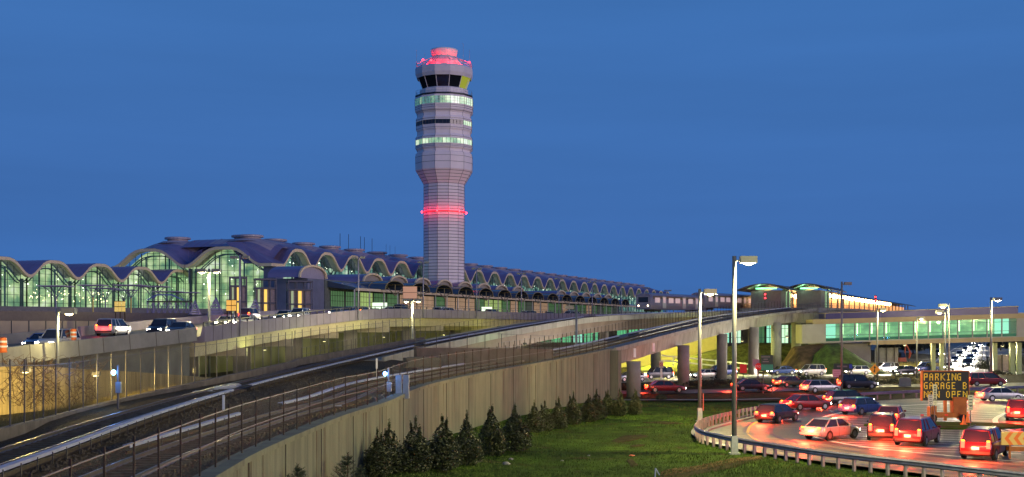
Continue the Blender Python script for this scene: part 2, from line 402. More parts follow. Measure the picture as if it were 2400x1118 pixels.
# ================================================================ tracks
def rail_prof(o): return [(o - .07, -.14), (o + .07, -.14), (o + .02, -.11), (o + .02, -.04), (o + .036, -.03), (o + .036, 0), (o - .036, 0), (o - .036, -.03), (o - .02, -.04), (o - .02, -.11)]
def track(label, path, cov_off, gaps, y0, y1, lift=.02):
    t = thing('railway_track', label, 'railway track'); c_ = cut(path, y0, y1)
    for o in (-.73, .73):
        k = MB(); k.sweep(c_, [(a, z_ + lift) for a, z_ in rail_prof(o)]); k.build('rail', M['steel'], t)
    k = MB()
    for p, d, rt in along(c_, .72): k.box((p.x, p.y, p.z - .20 + lift), (2.5, .22, .14), math.atan2(d.y, d.x) - math.pi / 2)
    k.build('sleepers', M['wood'], t)['kind'] = 'stuff'
    for a, b_ in gaps:
        sg = cut(path, a, b_)
        k = MB(); k.sweep(sg, [(cov_off - .13, .17), (cov_off - .13, .20), (cov_off, .225), (cov_off + .13, .20), (cov_off + .13, .10), (cov_off + .11, .10), (cov_off + .11, .17)]); o = k.build('third_rail_cover', M['cover'], t)
        k = MB(); k.sweep(sg, rail_prof(cov_off)); k.build('third_rail', M['rust'], t)
        k = MB()
        for p, d, rt in along(sg, 1.55, .4): q = p + rt * (cov_off + .14); k.bar(q + Vector((0, 0, -.22)), q + Vector((0, 0, .16)), .022, 4)
        k.build('third_rail_brackets', M['galv_dark'], t)['kind'] = 'stuff'
    return t
TN = offset(WALL, -2.9, .12)
track('railway track nearer the yellow wall, with a pale third rail cover', TLC, 1.5, ((14, 71.5), (74.5, 133), (136, 190), (193, 240)), 14, 385)
track('railway track along the top of the long retaining wall', TN, -1.5, ((40, 57), (60, 104), (107, 150), (152, 228)), 14, 385)
TM = [p.lerp(q, .5) for p, q in zip([at_y(TLC, y) for y in range(222, 386, 4)], [at_y(TN, y) for y in range(222, 386, 4)])]

# ================================================================ viaducts
def pillar(px, Y, topz, r, label, group='round viaduct pillars', zb=-.1, x=None):
    X = (px - 1200) / F * Y if x is None else x
    k = MB(); k.lathe([(r, zb), (r, topz)], 24, (0, 0, 0))
    o = k.build('bridge_pillar', M['conc_plain'], smooth=False, loc=(X, Y, 0)); 
    for pl in o.data.polygons: pl.use_smooth = len(pl.vertices) == 4
    return tag(o, label, 'pillar', group)
v = thing('rail_viaduct', 'curved concrete railway viaduct girder carried on tall round pillars', 'viaduct')
vd = cut(WALL, 131.5, 392)
k = MB(); k.sweep(vd, [(0, .02), (0, -.42), (-.45, -.50), (-5.9, -.50), (-6.3, -.42), (-6.3, -.10), (-.3, -.10), (-.3, .02)]); k.build('deck', M['conc2'], v)
k = MB(); k.sweep(cut(WALL, 131.5, 262), [(-.55, -.49), (-.75, -2.05), (-5.5, -2.05), (-5.7, -.49)]); k.build('girder', M['conc2'], v)
k = MB()
for px, yy in ((1495, 809), (1530, 800)):
    Yc = 138 if px == 1495 else 146; q = at_y(WALL, Yc); k.box((q.x - .02 + .3, q.y, q.z - 1.0), (.28, .10, 1.0), .33)
k.build('expansion_plate', M['white'], v)
v2 = thing('rail_viaduct', 'farther railway viaduct girder seen in the gap beyond the first track', 'viaduct')
ld = cut(TLC, 116, 392)
k = MB(); k.sweep(ld, [(-3, -.18), (-3, -.7), (3.2, -.7), (3.2, .1), (3.0, .1), (3.0, -.18)]); k.build('deck', M['conc2'], v2)
k = MB(); k.sweep(cut(TLC, 116, 262), [(-2.2, -.69), (-2.0, -2.4), (2.2, -2.4), (2.4, -.69)]); k.build('girder', mat('concrete_brown', (.16, .12, .095), .85, var=.2, scale=.5), v2)
fence('deck_railing', 'dark railing with close posts along the far edge of the farther rail viaduct', cut(TLC, 108, 232), 1.25, 1.45, -2.8, chain=False, rails=(1, .55), r=.03, m=M['black'], cat='railing')
fence('deck_railing', 'dark railing with close posts on the inner edge of the nearer rail viaduct', cut(WALL, 113, 232), 1.5, 1.5, -6.1, chain=False, rails=(1, .5), r=.028, m=M['rust'], cat='railing')
k = MB(); q = [p for p in cut(WALL, 140, 250)]
bars_sweep(k, q, .03, 1.0, -.15); bars_sweep(k, q, .025, .55, -.15)
for p, d, rt in along(q, 3.0): k.bar(p - rt * .15, p - rt * .15 + Vector((0, 0, 1.0)), .03, 5)
tag(k.build('handrail', M['galv_dark']), 'thin steel handrail along the outer edge of the nearer rail viaduct', 'railing')
for i, (px, Y, zt, lb) in enumerate(((1485, 136, 3.9, 'round viaduct pillar nearest the end of the retaining wall'), (1602, 161, 5.3, 'second round viaduct pillar from the retaining wall, bare of signs'),
                               (1692, 184, 6.7, 'third round viaduct pillar, just left of the tall silver lamp post'), (1766, 200, 7.7, 'fourth round viaduct pillar, just right of the tall silver lamp post'),
                               (1819, 211, 8.5, 'fifth round viaduct pillar, tinted green and standing right of the green sign'), (1866, 222, 9.2, 'sixth round viaduct pillar, near the foot of the station'),)):
    Xw = at_y(WALL, Y).x
    pillar(px, Y, zt, .78 if i < 3 else .86, lb, x=(px - 1200) / F * Y)
pillar(1537, 215, 7.6, .9, 'yellow-lit round pillar standing behind the second viaduct pillar')
pillar(1905, 236, 9.3, .95, 'round pillar under the end of the station, close to the footbridge')
for i, Y in enumerate((140, 168, 198)):
    q = at_y(TLC, Y); pillar(0, Y, q.z - 2.3, .8, ('short pillar under the farther viaduct where it leaves the ballast', 'middle pillar under the farther viaduct', 'last pillar under the farther viaduct before the station')[i], zb=1.0 if Y < 150 else -.1, x=q.x)

# dark parapet left of the near track with its fence on top
pp = [P(970, 815, 99), P(1040, 815, 104), P(1160, 816, 108), P(1292, 819, 114)]
pp = smooth_path(pp, 2); bot = MB(); bot.sweep(pp, [(0, 0), (.25, 0), (.25, -3.2), (0, -3.2)]); tag(bot.build('parapet_wall', M['conc_dark']), 'dark low parapet wall between the two tracks where the gravel ends', 'wall')
fence('parapet_fence', 'square dark railing standing on the dark parapet wall between the tracks', pp, 1.25, 2.0, .1, chain=False, rails=(1, .05), r=.03, m=M['black'])

# ================================================================ elevated highway on the left
h = thing('elevated_road', 'elevated concrete roadway with panelled parapet climbing towards the terminal', 'overpass')
k = MB(); k.sweep(cut(HW, 40, 121), [(0, 0), (.10, -1.28), (-.35, -1.35), (-.6, -1.6), (-13, -1.6), (-13, 0), (-12.7, 0), (-12.6, -.95), (-.45, -.95), (-.3, 0)]); k.build('ramp_parapet', M['conc_plain'], h)
k = MB(); k.sweep(cut(HW, 121.5, 400), [(0, 0), (0, -1.55), (-.35, -1.6), (-13, -1.6), (-13, 0), (-12.7, 0), (-12.6, -.95), (-.45, -.95), (-.25, 0)]); k.build('bridge_parapet', mat('fascia', (.22, .19, .25), .8, var=.12, scale=.5), h)
k = MB(); k.sweep(cut(HW, 121.5, 400), [(-.9, -1.59), (-1.1, -3.0), (-1.5, -3.0), (-1.7, -1.59)]); k.sweep(cut(HW, 121.5, 400), [(-6, -1.59), (-6.2, -3.0), (-6.6, -3.0), (-6.8, -1.59)]); k.build('girder', mat('girder_beige', (.42, .37, .24), .7, var=.15), h)
k = MB(); k.sweep(cut(HW, 40, 121), [(-.7, -1.59), (-.7, -9), (-1.2, -9), (-1.2, -1.59)]); k.build('abutment_wall', mat('abutment', (.15, .15, .125), .85, var=.2, scale=.5), h)
k = MB()
for p, d, rt in along(cut(HW, 60, 120), 4.4): k.bar(p + rt * .02 + Vector((0, 0, -.02)), p + rt * .115 + Vector((0, 0, -1.27)), .022, 4)
for p, d, rt in along(cut(HW, 123, 330), 3.1): k.bar(p + rt * .012 + Vector((0, 0, -.02)), p + rt * .012 + Vector((0, 0, -1.54)), .02, 4)
k.build('panel_joint', M['conc_dark'], h)
k = MB(); k.sweep(cut(HW, 40, 400), [(-.5, -.945), (-12.5, -.945)], closed=False); k.build('roadway', M['asphalt_pale'], h)
k = MB()
for o in (-4.4, -8.4):
    for p, d, rt in along(offset(cut(HW, 60, 400), o, -.94), 9):
        q = p + d * 3; k.quad(p - rt * .07, p + rt * .07, q + rt * .07, q - rt * .07)
k.build('lane_markings', M['paint'], h)
# guard rail on top of the bridge parapet
k = MB(); bars_sweep(k, cut(HW, 121.5, 330), .05, .42, -.12)
for p, d, rt in along(cut(HW, 121.5, 330), 3.1): k.box((p.x - rt.x * .12, p.y - rt.y * .12, p.z + .2), (.14, .14, .4))
k.build('bridge_rail', M['galv_dark'], h)
for i, Y in enumerate((138, 158, 179, 203, 228, 255)):
    q = at_y(HW, Y)
    t = thing('bridge_pier', ('leftmost pier', 'second pier from the left', 'third pier from the left', 'fourth pier from the left', 'fifth pier from the left', 'farthest pier')[i] + ' with a hammerhead cap under the elevated road', 'pier', (q.x, q.y, 0), math.radians(8), 'piers of the elevated road')
    k = MB(); k.box((-6.5, 0, (q.z - 3.2 + 1.9) / 2 - .4), (2.2, 1.3, q.z - 3.2 - 1.9 + .8)); k.build('column', M['conc2'], t)
    k = MB(); k.box((-6.2, 0, q.z - 3.7 + .3), (12, 1.1, .9), taper=1.0); k.build('cap', mat('cap_beige', (.45, .40, .28), .7, var=.12), t)
# olive wall in the shade under the road
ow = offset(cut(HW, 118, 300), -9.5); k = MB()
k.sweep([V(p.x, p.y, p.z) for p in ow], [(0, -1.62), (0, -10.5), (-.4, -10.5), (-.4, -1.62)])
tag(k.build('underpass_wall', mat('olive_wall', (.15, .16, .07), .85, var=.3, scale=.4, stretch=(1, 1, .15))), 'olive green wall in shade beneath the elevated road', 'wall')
# yellow lit retaining wall behind the left kerb fence
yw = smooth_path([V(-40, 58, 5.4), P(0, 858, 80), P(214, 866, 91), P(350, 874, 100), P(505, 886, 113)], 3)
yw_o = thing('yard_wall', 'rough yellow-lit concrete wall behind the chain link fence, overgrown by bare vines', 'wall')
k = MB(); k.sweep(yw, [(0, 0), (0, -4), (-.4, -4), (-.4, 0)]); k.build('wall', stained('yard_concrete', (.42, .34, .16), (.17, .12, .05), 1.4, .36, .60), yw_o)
# bare climbing vines on it
random.seed(21); k = MB()
for px0 in [U(0, 60) for _ in range(7)] + [U(60, 110) for _ in range(12)] + [U(110, 235) for _ in range(16)]:
    Y = 79 + px0 / 214 * 11; p = P(px0, U(935, 960), Y - .5)
    for sgm in range(11):
        q = p + Vector((U(-.35, .38), U(-.12, .12), U(.12, .42)))
        if q.z > 5.6: q.z = 5.4 - U(0, .5)
        k.bar(p, q, .022, 3)
        for _ in range(2):
            e_ = q + Vector((U(-.7, .7), U(-.1, .2), U(-.3, .35))); k.bar(q, e_, .010, 3)
        p = q
tag(k.build('climbing_vine', mat('bare_twigs', (.10, .065, .04), .9, var=.3)), 'tangle of bare brown vines climbing the yellow-lit wall at far left', 'vine')
# dry weeds at the foot of the fence
random.seed(31); k = MB()
for i in range(5000):
    px0 = U(-30, 430); Yk = 45 + (px0 + 10) / 510 * 38; q = at_y(KERB, min(148, Yk + U(0, 4))); off_ = U(.5, 3.5); x0, y0, z0 = q.x - off_, q.y, 2.2 + (q.z - 2.2) * .45
    hh = U(.3, 1.25) * (1.2 - off_ / 4)
    lx, ly = U(-.3, .3), U(-.2, .2); k.add([(x0 - .02, y0, z0), (x0 + .02, y0, z0), (x0 + lx, y0 + ly, z0 + hh)], [(0, 1, 2)])
tag(k.build('dry_weeds', mat('dry_weeds', (.22, .17, .05), .9, var=.5, scale=4)), 'dry yellowish weeds growing behind the low kerb wall', 'weeds', kind='stuff')
# ================================================================ control tower
TX, TY = (1041 - 1200) / F * 345, 345.0
PXM = F / 345.0
def tz(y): return CZ + (HZ - y) / PXM
def tr(px): return px / PXM / math.cos(math.pi / 12)
tower = thing('control_tower', 'tall twelve-sided lavender airport control tower with red lit top', 'control tower', (TX, TY, 0))
M['tpanel'] = mat('tower_panel', (.90, .78, .80), .55, var=.06, scale=.35, stretch=(1, 1, .25))
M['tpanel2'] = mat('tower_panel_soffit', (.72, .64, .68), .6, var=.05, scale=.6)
M['tjoint'] = mat('tower_joint', (.10, .075, .09), .7, var=0)
M['tdark'] = mat('tower_dark_glass', (.02, .022, .035), .08, var=0)
NR = 12; ROT = math.radians(15)
def tl(prof, n=NR): return [(tr(r), tz(y)) for r, y in prof]
k = MB(); k.lathe([(tr(47), 0)] + tl([(47, 500), (47, 434), (65.5, 402)]), NR, rot=ROT); k.build('shaft', M['tpanel'], tower)
k = MB(); y = 656
while y > 436:
    if abs(y - 497) > 3: k.lathe([(tr(47) + .02, tz(y)), (tr(47) + .05, tz(y) + .02), (tr(47) + .05, tz(y) + .12), (tr(47) + .02, tz(y) + .14)], NR, rot=ROT, cap=False)
    y -= 7.4
for i in range(5):
    yy = 434 - i * 7.0; rr = 47 + (434 - yy) / 32 * 18.5
    k.lathe([(tr(rr) + .03, tz(yy)), (tr(rr) + .08, tz(yy) + .10)], NR, rot=ROT, cap=False)
k.build('shaft_joint', M['tjoint'], tower)
k = MB()
for i in range(NR):
    t = ROT + 2 * math.pi * i / NR; r0 = tr(47) + .01; k.bar((r0 * math.cos(t), r0 * math.sin(t), 0), (r0 * math.cos(t), r0 * math.sin(t), tz(434)), .045, 4)
    r1 = tr(65.5) + .01; k.bar((r0 * math.cos(t), r0 * math.sin(t), tz(434)), (r1 * math.cos(t), r1 * math.sin(t), tz(402)), .045, 4)
k.build('corner_joint', M['tjoint'], tower)
# banded head
band = [(65.5, 401.8), (66, 372), (65, 364), (61, 361), (61, 356), (65.5, 352), (65.5, 344)]
k = MB(); k.lathe(tl(band), NR, rot=ROT, cap=False)
k.lathe(tl([(65.5, 331.5), (65.5, 327), (61.5, 321), (61.5, 313), (64, 309), (64.5, 300)]), NR, rot=ROT, cap=False)
k.lathe(tl([(64.5, 289), (64.5, 283), (61.5, 279), (61.5, 272), (66.5, 264), (67, 253)]), NR, rot=ROT, cap=False)
k.lathe(tl([(67, 235.5), (67, 233), (64.5, 231.5), (64.5, 231)]), NR, rot=ROT, cap=True)
k.build('head_cladding', M['tpanel'], tower)
k = MB()
for rr, yy in ((66, 386), (65.8, 372), (66, 350), (65.6, 327.5), (64.3, 307), (64.6, 286), (66.3, 268), (67.1, 261), (67.1, 256.5), (65.6, 347)):
    k.lathe([(tr(rr) + .03, tz(yy)), (tr(rr) + .06, tz(yy) + .08)], NR, rot=ROT, cap=False)
for i in range(NR):
    t = ROT + 2 * math.pi * i / NR
    for seg in (band, [(65.5, 331.5), (65.5, 327), (61.5, 321), (61.5, 313), (64, 309), (64.5, 300)], [(64.5, 289), (64.5, 283), (61.5, 279), (61.5, 272), (66.5, 264), (67, 253)]):
        for (ra, ya), (rb, yb) in zip(seg, seg[1:]):
            a, c_ = tr(ra) + .01, tr(rb) + .01; k.bar((a * math.cos(t), a * math.sin(t), tz(ya)), (c_ * math.cos(t), c_ * math.sin(t), tz(yb)), .04, 4)
k.build('head_joint', M['tjoint'], tower)
# window bands: one pane per facet, some rooms lit
LITG = [lit_hall_mat('room_green', [(.35, (.10, .30, .20)), (.6, (.38, .62, .36))], .8, (.9, .9, .9), 1.0), lit_hall_mat('room_bright', [(.35, (.40, .66, .42)), (.6, (.85, 1, .7))], .95, (.8, .8, .8), 1.0),
        lit_hall_mat('room_white', [(.35, (.62, .88, .66)), (.6, (1, 1, .9))], 1.05, (.8, .8, .8), 1.0), lit_hall_mat('room_dim', [(.35, (.03, .10, .10)), (.6, (.10, .30, .26))], .8, (1, 1, 1), 1.2)]
def win_band(r, y0, y1, spec, nm, split=1):
    for i in range(NR):
        t0 = ROT + 2 * math.pi * i / NR; t1 = ROT + 2 * math.pi * (i + 1) / NR
        mid = ((t0 + t1) / 2) % (2 * math.pi)
        a = (math.degrees(mid) - 270 + 180) % 360 - 180   # 0 faces the camera, positive to the right
        idx = int(round(a / 30)) if abs(a) < 100 else 9
        for s_ in range(split):
            m_ = spec(a, s_)
            u0, u1 = s_ / split, (s_ + 1) / split
            A = Vector((math.cos(t0), math.sin(t0), 0)) * tr(r); B = Vector((math.cos(t1), math.sin(t1), 0)) * tr(r)
            p = A.lerp(B, u0 + .015); q = A.lerp(B, u1 - .015)
            k = MB(); k.quad(p + V(0, 0, tz(y1)), q + V(0, 0, tz(y1)), q + V(0, 0, tz(y0)), p + V(0, 0, tz(y0))); k.build('window', m_, tower)
def sp3(a, s_):
    if a < -60: return M['tdark']
    if a < -18: return LITG[3] if s_ < 2 else LITG[0]
    if a < 5: return LITG[3] if s_ == 0 else (LITG[0] if s_ == 1 else LITG[1])
    if a < 40: return LITG[2] if s_ != 2 else LITG[1]
    return LITG[1] if s_ != 1 else LITG[2]
win_band(66.6, 236, 252.5, sp3, 'w', 3)
win_band(64.0, 289.5, 299.5, lambda a, s_: LITG[1] if a > 42 else M['tdark'], 'w')
win_band(65.0, 332, 343.5, lambda a, s_: (LITG[0], LITG[1], LITG[2], LITG[1])[(s_ + int(a / 30)) % 4] if a > -95 else M['tdark'], 'w', 2)
k = MB()
for rr, ys_ in ((67.4, (236, 241, 247, 252.8)), (65, (289, 300)), (66, (331.5, 344))):
    for yy in ys_: k.lathe([(tr(rr) - .02, tz(yy) - .04), (tr(rr) + .02, tz(yy) - .04), (tr(rr) + .02, tz(yy) + .04), (tr(rr) - .02, tz(yy) + .04)], NR, rot=ROT, cap=False)
k.build('window_frame', M['tpanel'], tower)
k = MB()
for rr, ya, yb_ in ((67.2, 236, 252.5), (65.7, 332, 343.5), (64.6, 289.5, 299.5)):
    for i in range(NR * 4):
        t = ROT + 2 * math.pi * (i // 4) / NR; t2 = ROT + 2 * math.pi * (i // 4 + 1) / NR; a_ = Vector((math.cos(t), math.sin(t), 0)).lerp(Vector((math.cos(t2), math.sin(t2), 0)), (i % 4) / 4) * tr(rr); k.bar(a_ + V(0, 0, tz(ya)), a_ + V(0, 0, tz(yb_)), .05, 4)
k.build('window_mullions', M['mullt'] if 'mullt' in M else M['tjoint'], tower)['kind'] = 'stuff'
# catwalk, cab base, cab glazing, eave
k = MB(); k.lathe([(tr(66), tz(231)), (tr(66.5), tz(230.5)), (tr(66.5), tz(227.5)), (tr(52), tz(227))], NR, rot=ROT); k.build('catwalk', M['black'], tower)
k = MB(); k.lathe(tl([(56, 230), (56, 215), (52, 212.5), (49, 211)]), NR, rot=ROT); k.build('cab_base', M['tpanel'], tower)
def ring_rail(r, yb, yt, nm, m_, n=NR, bars=(1, .5)):
    k = MB()
    for i in range(n):
        t = ROT + 2 * math.pi * i / n; t2 = ROT + 2 * math.pi * (i + 1) / n; a = Vector((math.cos(t), math.sin(t), 0)) * tr(r); c_ = Vector((math.cos(t2), math.sin(t2), 0)) * tr(r)
        k.bar(a + V(0, 0, tz(yb)), a + V(0, 0, tz(yt)), .05, 4)
        for f_ in bars: z_ = tz(yb) + (tz(yt) - tz(yb)) * f_; k.bar(a + V(0, 0, z_), c_ + V(0, 0, z_), .035, 4)
        for j in range(1, 4): q = a.lerp(c_, j / 4); k.bar(q + V(0, 0, tz(yb)), q + V(0, 0, tz(yt)), .018, 3)
    k.build(nm, m_, tower)
ring_rail(65, 228, 217, 'catwalk_rail', M['galv'])
CG = [mat('cab_glass_dark', (.012, .014, .02), .06, var=0), mat('cab_glass_warm', (.06, .03, .02), .1, var=.5, scale=.8, col2=(.02, .03, .08)), emat('cab_glass_reflection', (.42, .46, .04), .55)]
for i in range(NR):
    t0 = ROT + 2 * math.pi * i / NR; t1 = ROT + 2 * math.pi * (i + 1) / NR; mid = (t0 + t1) / 2; a = (math.degrees(mid) - 270 + 180) % 360 - 180
    m_ = CG[2] if 38 < a < 100 else (CG[1] if -12 < a < 8 else CG[0])  # right-hand panes: green reflections put in as glowing colour
    lo0, lo1 = Vector((math.cos(t0), math.sin(t0), 0)) * tr(49.5), Vector((math.cos(t1), math.sin(t1), 0)) * tr(49.5); hi0, hi1 = lo0 * (60.5 / 49.5), lo1 * (60.5 / 49.5)
    k = MB(); k.quad(lo0 + V(0, 0, tz(211)), lo1 + V(0, 0, tz(211)), hi1 + V(0, 0, tz(182)), hi0 + V(0, 0, tz(182))); wn = k.build('window', m_, tower)
    if 8 < a < 38:   # green reflection painted as a glow on part of this pane
        k = MB(); k.add([lo0 * 1.006 + V(0, 0, tz(209)), lo0.lerp(lo1, .42) * 1.006 + V(0, 0, tz(209)), lo0.lerp(lo1, .5) * 1.04 + V(0, 0, tz(203)), lo0 * (60.5 / 49.5) * .93 + V(0, 0, tz(188))], [(0, 1, 2, 3)]); k.build('painted_reflection', CG[2], wn)
    k = MB(); k.bar(lo0 + V(0, 0, tz(211)), hi0 + V(0, 0, tz(182)), .10, 4); k.build('mullion', M['tpanel'], tower)
k = MB(); k.lathe(tl([(60, 182.5), (63, 187), (66, 179), (66.5, 166), (64, 162), (20, 160)]), NR, rot=ROT); k.build('eave', M['tpanel2'], tower)
ring_rail(64, 162, 150, 'roof_rail', M['galv'])
k = MB()
for i in range(NR):
    t = ROT + 2 * math.pi * i / NR; u_ = Vector((math.cos(t), math.sin(t), 0)); k.bar(u_ * tr(62) + V(0, 0, tz(153)), u_ * tr(34) + V(0, 0, tz(139)), .11, 4); k.bar(u_ * tr(62) + V(0, 0, tz(162)), u_ * tr(62) + V(0, 0, tz(152)), .10, 4)
k.build('roof_truss', M['galv'], tower)
k = MB(); k.lathe(tl([(48, 161), (34, 144), (30, 137), (27, 135)]), 20); k.build('roof_drum', mat('drum_white', (.7, .66, .66), .5, var=.05), tower, smooth=True)
k = MB(); k.lathe(tl([(25, 137), (28.5, 131), (31, 121), (30, 117), (20, 115), (2, 114.2)]), 28); k.build('radome', mat('radome', (.80, .76, .74), .45, var=.05), tower, smooth=True)
k = MB()
for px, yt in ((977, 119), (1086, 104), (1101, 118), (996, 126), (1021, 122)):
    x_ = (px - 1041) / PXM; k.bar((x_, -4.5 if abs(x_) < 5 else -1.0, tz(160)), (x_, -4.5 if abs(x_) < 5 else -1.0, tz(yt)), .045, 4)
k.build('antennas', M['galv'], tower)['kind'] = 'stuff'
for (px, yy, dy) in ((993, 145, -2.6), (1100, 149, -1.5), (1013, 150, -4.5), (1072, 152, -4.2)):
    x_ = (px - 1041) / PXM; k = MB(); k.lathe([(.08, -.25), (.26, -.1), (.26, .15), (.1, .3)], 8, (x_, dy, tz(yy))); k.build('beacon', M['lit_red'], tower)
for a in (250, 290, 200, 340, 90):
    t = math.radians(a); point_lamp((math.cos(t) * 6.4, math.sin(t) * 6.4, tz(156)), 480, (1, .008, .02), .25, tower)
k = MB(); k.lathe([(tr(47) + .05, tz(499)), (tr(48.5) + .1, tz(499)), (tr(48.5) + .1, tz(497)), (tr(47) + .05, tz(497))], NR, rot=ROT, cap=False); k.build('light_ring', emat('ring_red', (1, .01, .03), 1.4), tower)
for i in range(NR):
    t = ROT + 2 * math.pi * i / NR; a_ = Vector((math.cos(t), math.sin(t), 0)) * (tr(49) + .25)
    if math.sin(t) < .3:
        if i % 2 == 0:
            k = MB(); k.lathe([(.06, -.3), (.2, -.16), (.2, .12), (.06, .25)], 8, tuple(a_ + V(0, 0, tz(498)))); k.build('obstruction_light', M['lit_red'], tower)
        point_lamp(tuple(a_ * 1.10 + V(0, 0, tz(497))), 110, (1, .02, .06), .15, tower)

# ================================================================ terminal
Uu = Vector((.36, .933, 0)); Nn = Vector((.933, -.36, 0)); O = Vector((-51.7, 290.1, 0)); W = 13.7
def Tm(s, t, z): return O + Uu * s + Nn * t + Vector((0, 0, z))
M['troof'] = mat('terminal_roof', (.27, .21, .36), .38, metal=.35, var=.12, scale=.2)
M['troof_lit'] = mat('terminal_roof_lit_top', (.55, .40, .42), .42, metal=.3, var=.08, scale=.2)  # paler roof copy, the light on the tops is put into its colour
M['trim'] = mat('terminal_trim', (.82, .64, .40), .6, var=.08)
M['soffit'] = mat('terminal_soffit', (.62, .60, .54), .7, var=.08)
M['mull'] = mat('terminal_mullion', (.05, .075, .09), .5, var=0)
M['vent'] = mat('terminal_vent', (.42, .36, .42), .5, var=.08)
M['glassg'] = glass_mat('glazing_green', (.78, .90, .84), .07)
M['hall'] = lit_hall_mat('hall_light', [(.28, (.07, .16, .11)), (.40, (.18, .33, .17)), (.50, (.42, .56, .26)), (.60, (.76, .86, .46)), (.70, (1, 1, .80))], .85, (.30, .30, .35), 1.0)
M['hallw'] = lit_hall_mat('hall_light_far', [(.30, (.05, .14, .15)), (.44, (.12, .28, .25)), (.54, (.26, .45, .34)), (.64, (.62, .80, .60)), (.74, (1, 1, .85))], .8, (.22, .22, .5), 1.2)
M['spot'] = emat('ceiling_spot', (1, 1, .80), 6)
term = thing('terminal_building', 'long airport terminal with repeated vaulted blue roofs and tall lit green glass walls', 'terminal', (0, 0, 0))
PR = [(-1, 0), (-.93, .02), (-.82, .15), (-.66, .44), (-.50, .73), (-.36, .90), (-.18, 1.0), (.18, 1.0), (.36, .90), (.50, .73), (.66, .44), (.82, .15), (.93, .02), (1, 0)]
def prof(a):
    a = max(-1, min(1, a))
    for (x0, y0), (x1, y1) in zip(PR, PR[1:]):
        if x0 <= a <= x1: return y0 + (y1 - y0) * (a - x0) / (x1 - x0)
    return 0
def frame_fn(kind, c, hw):
    """returns map(a, t, z): a = lateral metres from the bay centre, t = metres outward"""
    if kind == 'long': return lambda a, t, z, c0=c: Tm(c0[0] + a, c0[1] + t, z)
    return lambda a, t, z, c0=c: Tm(c0[0] - t, c0[1] + a, z)
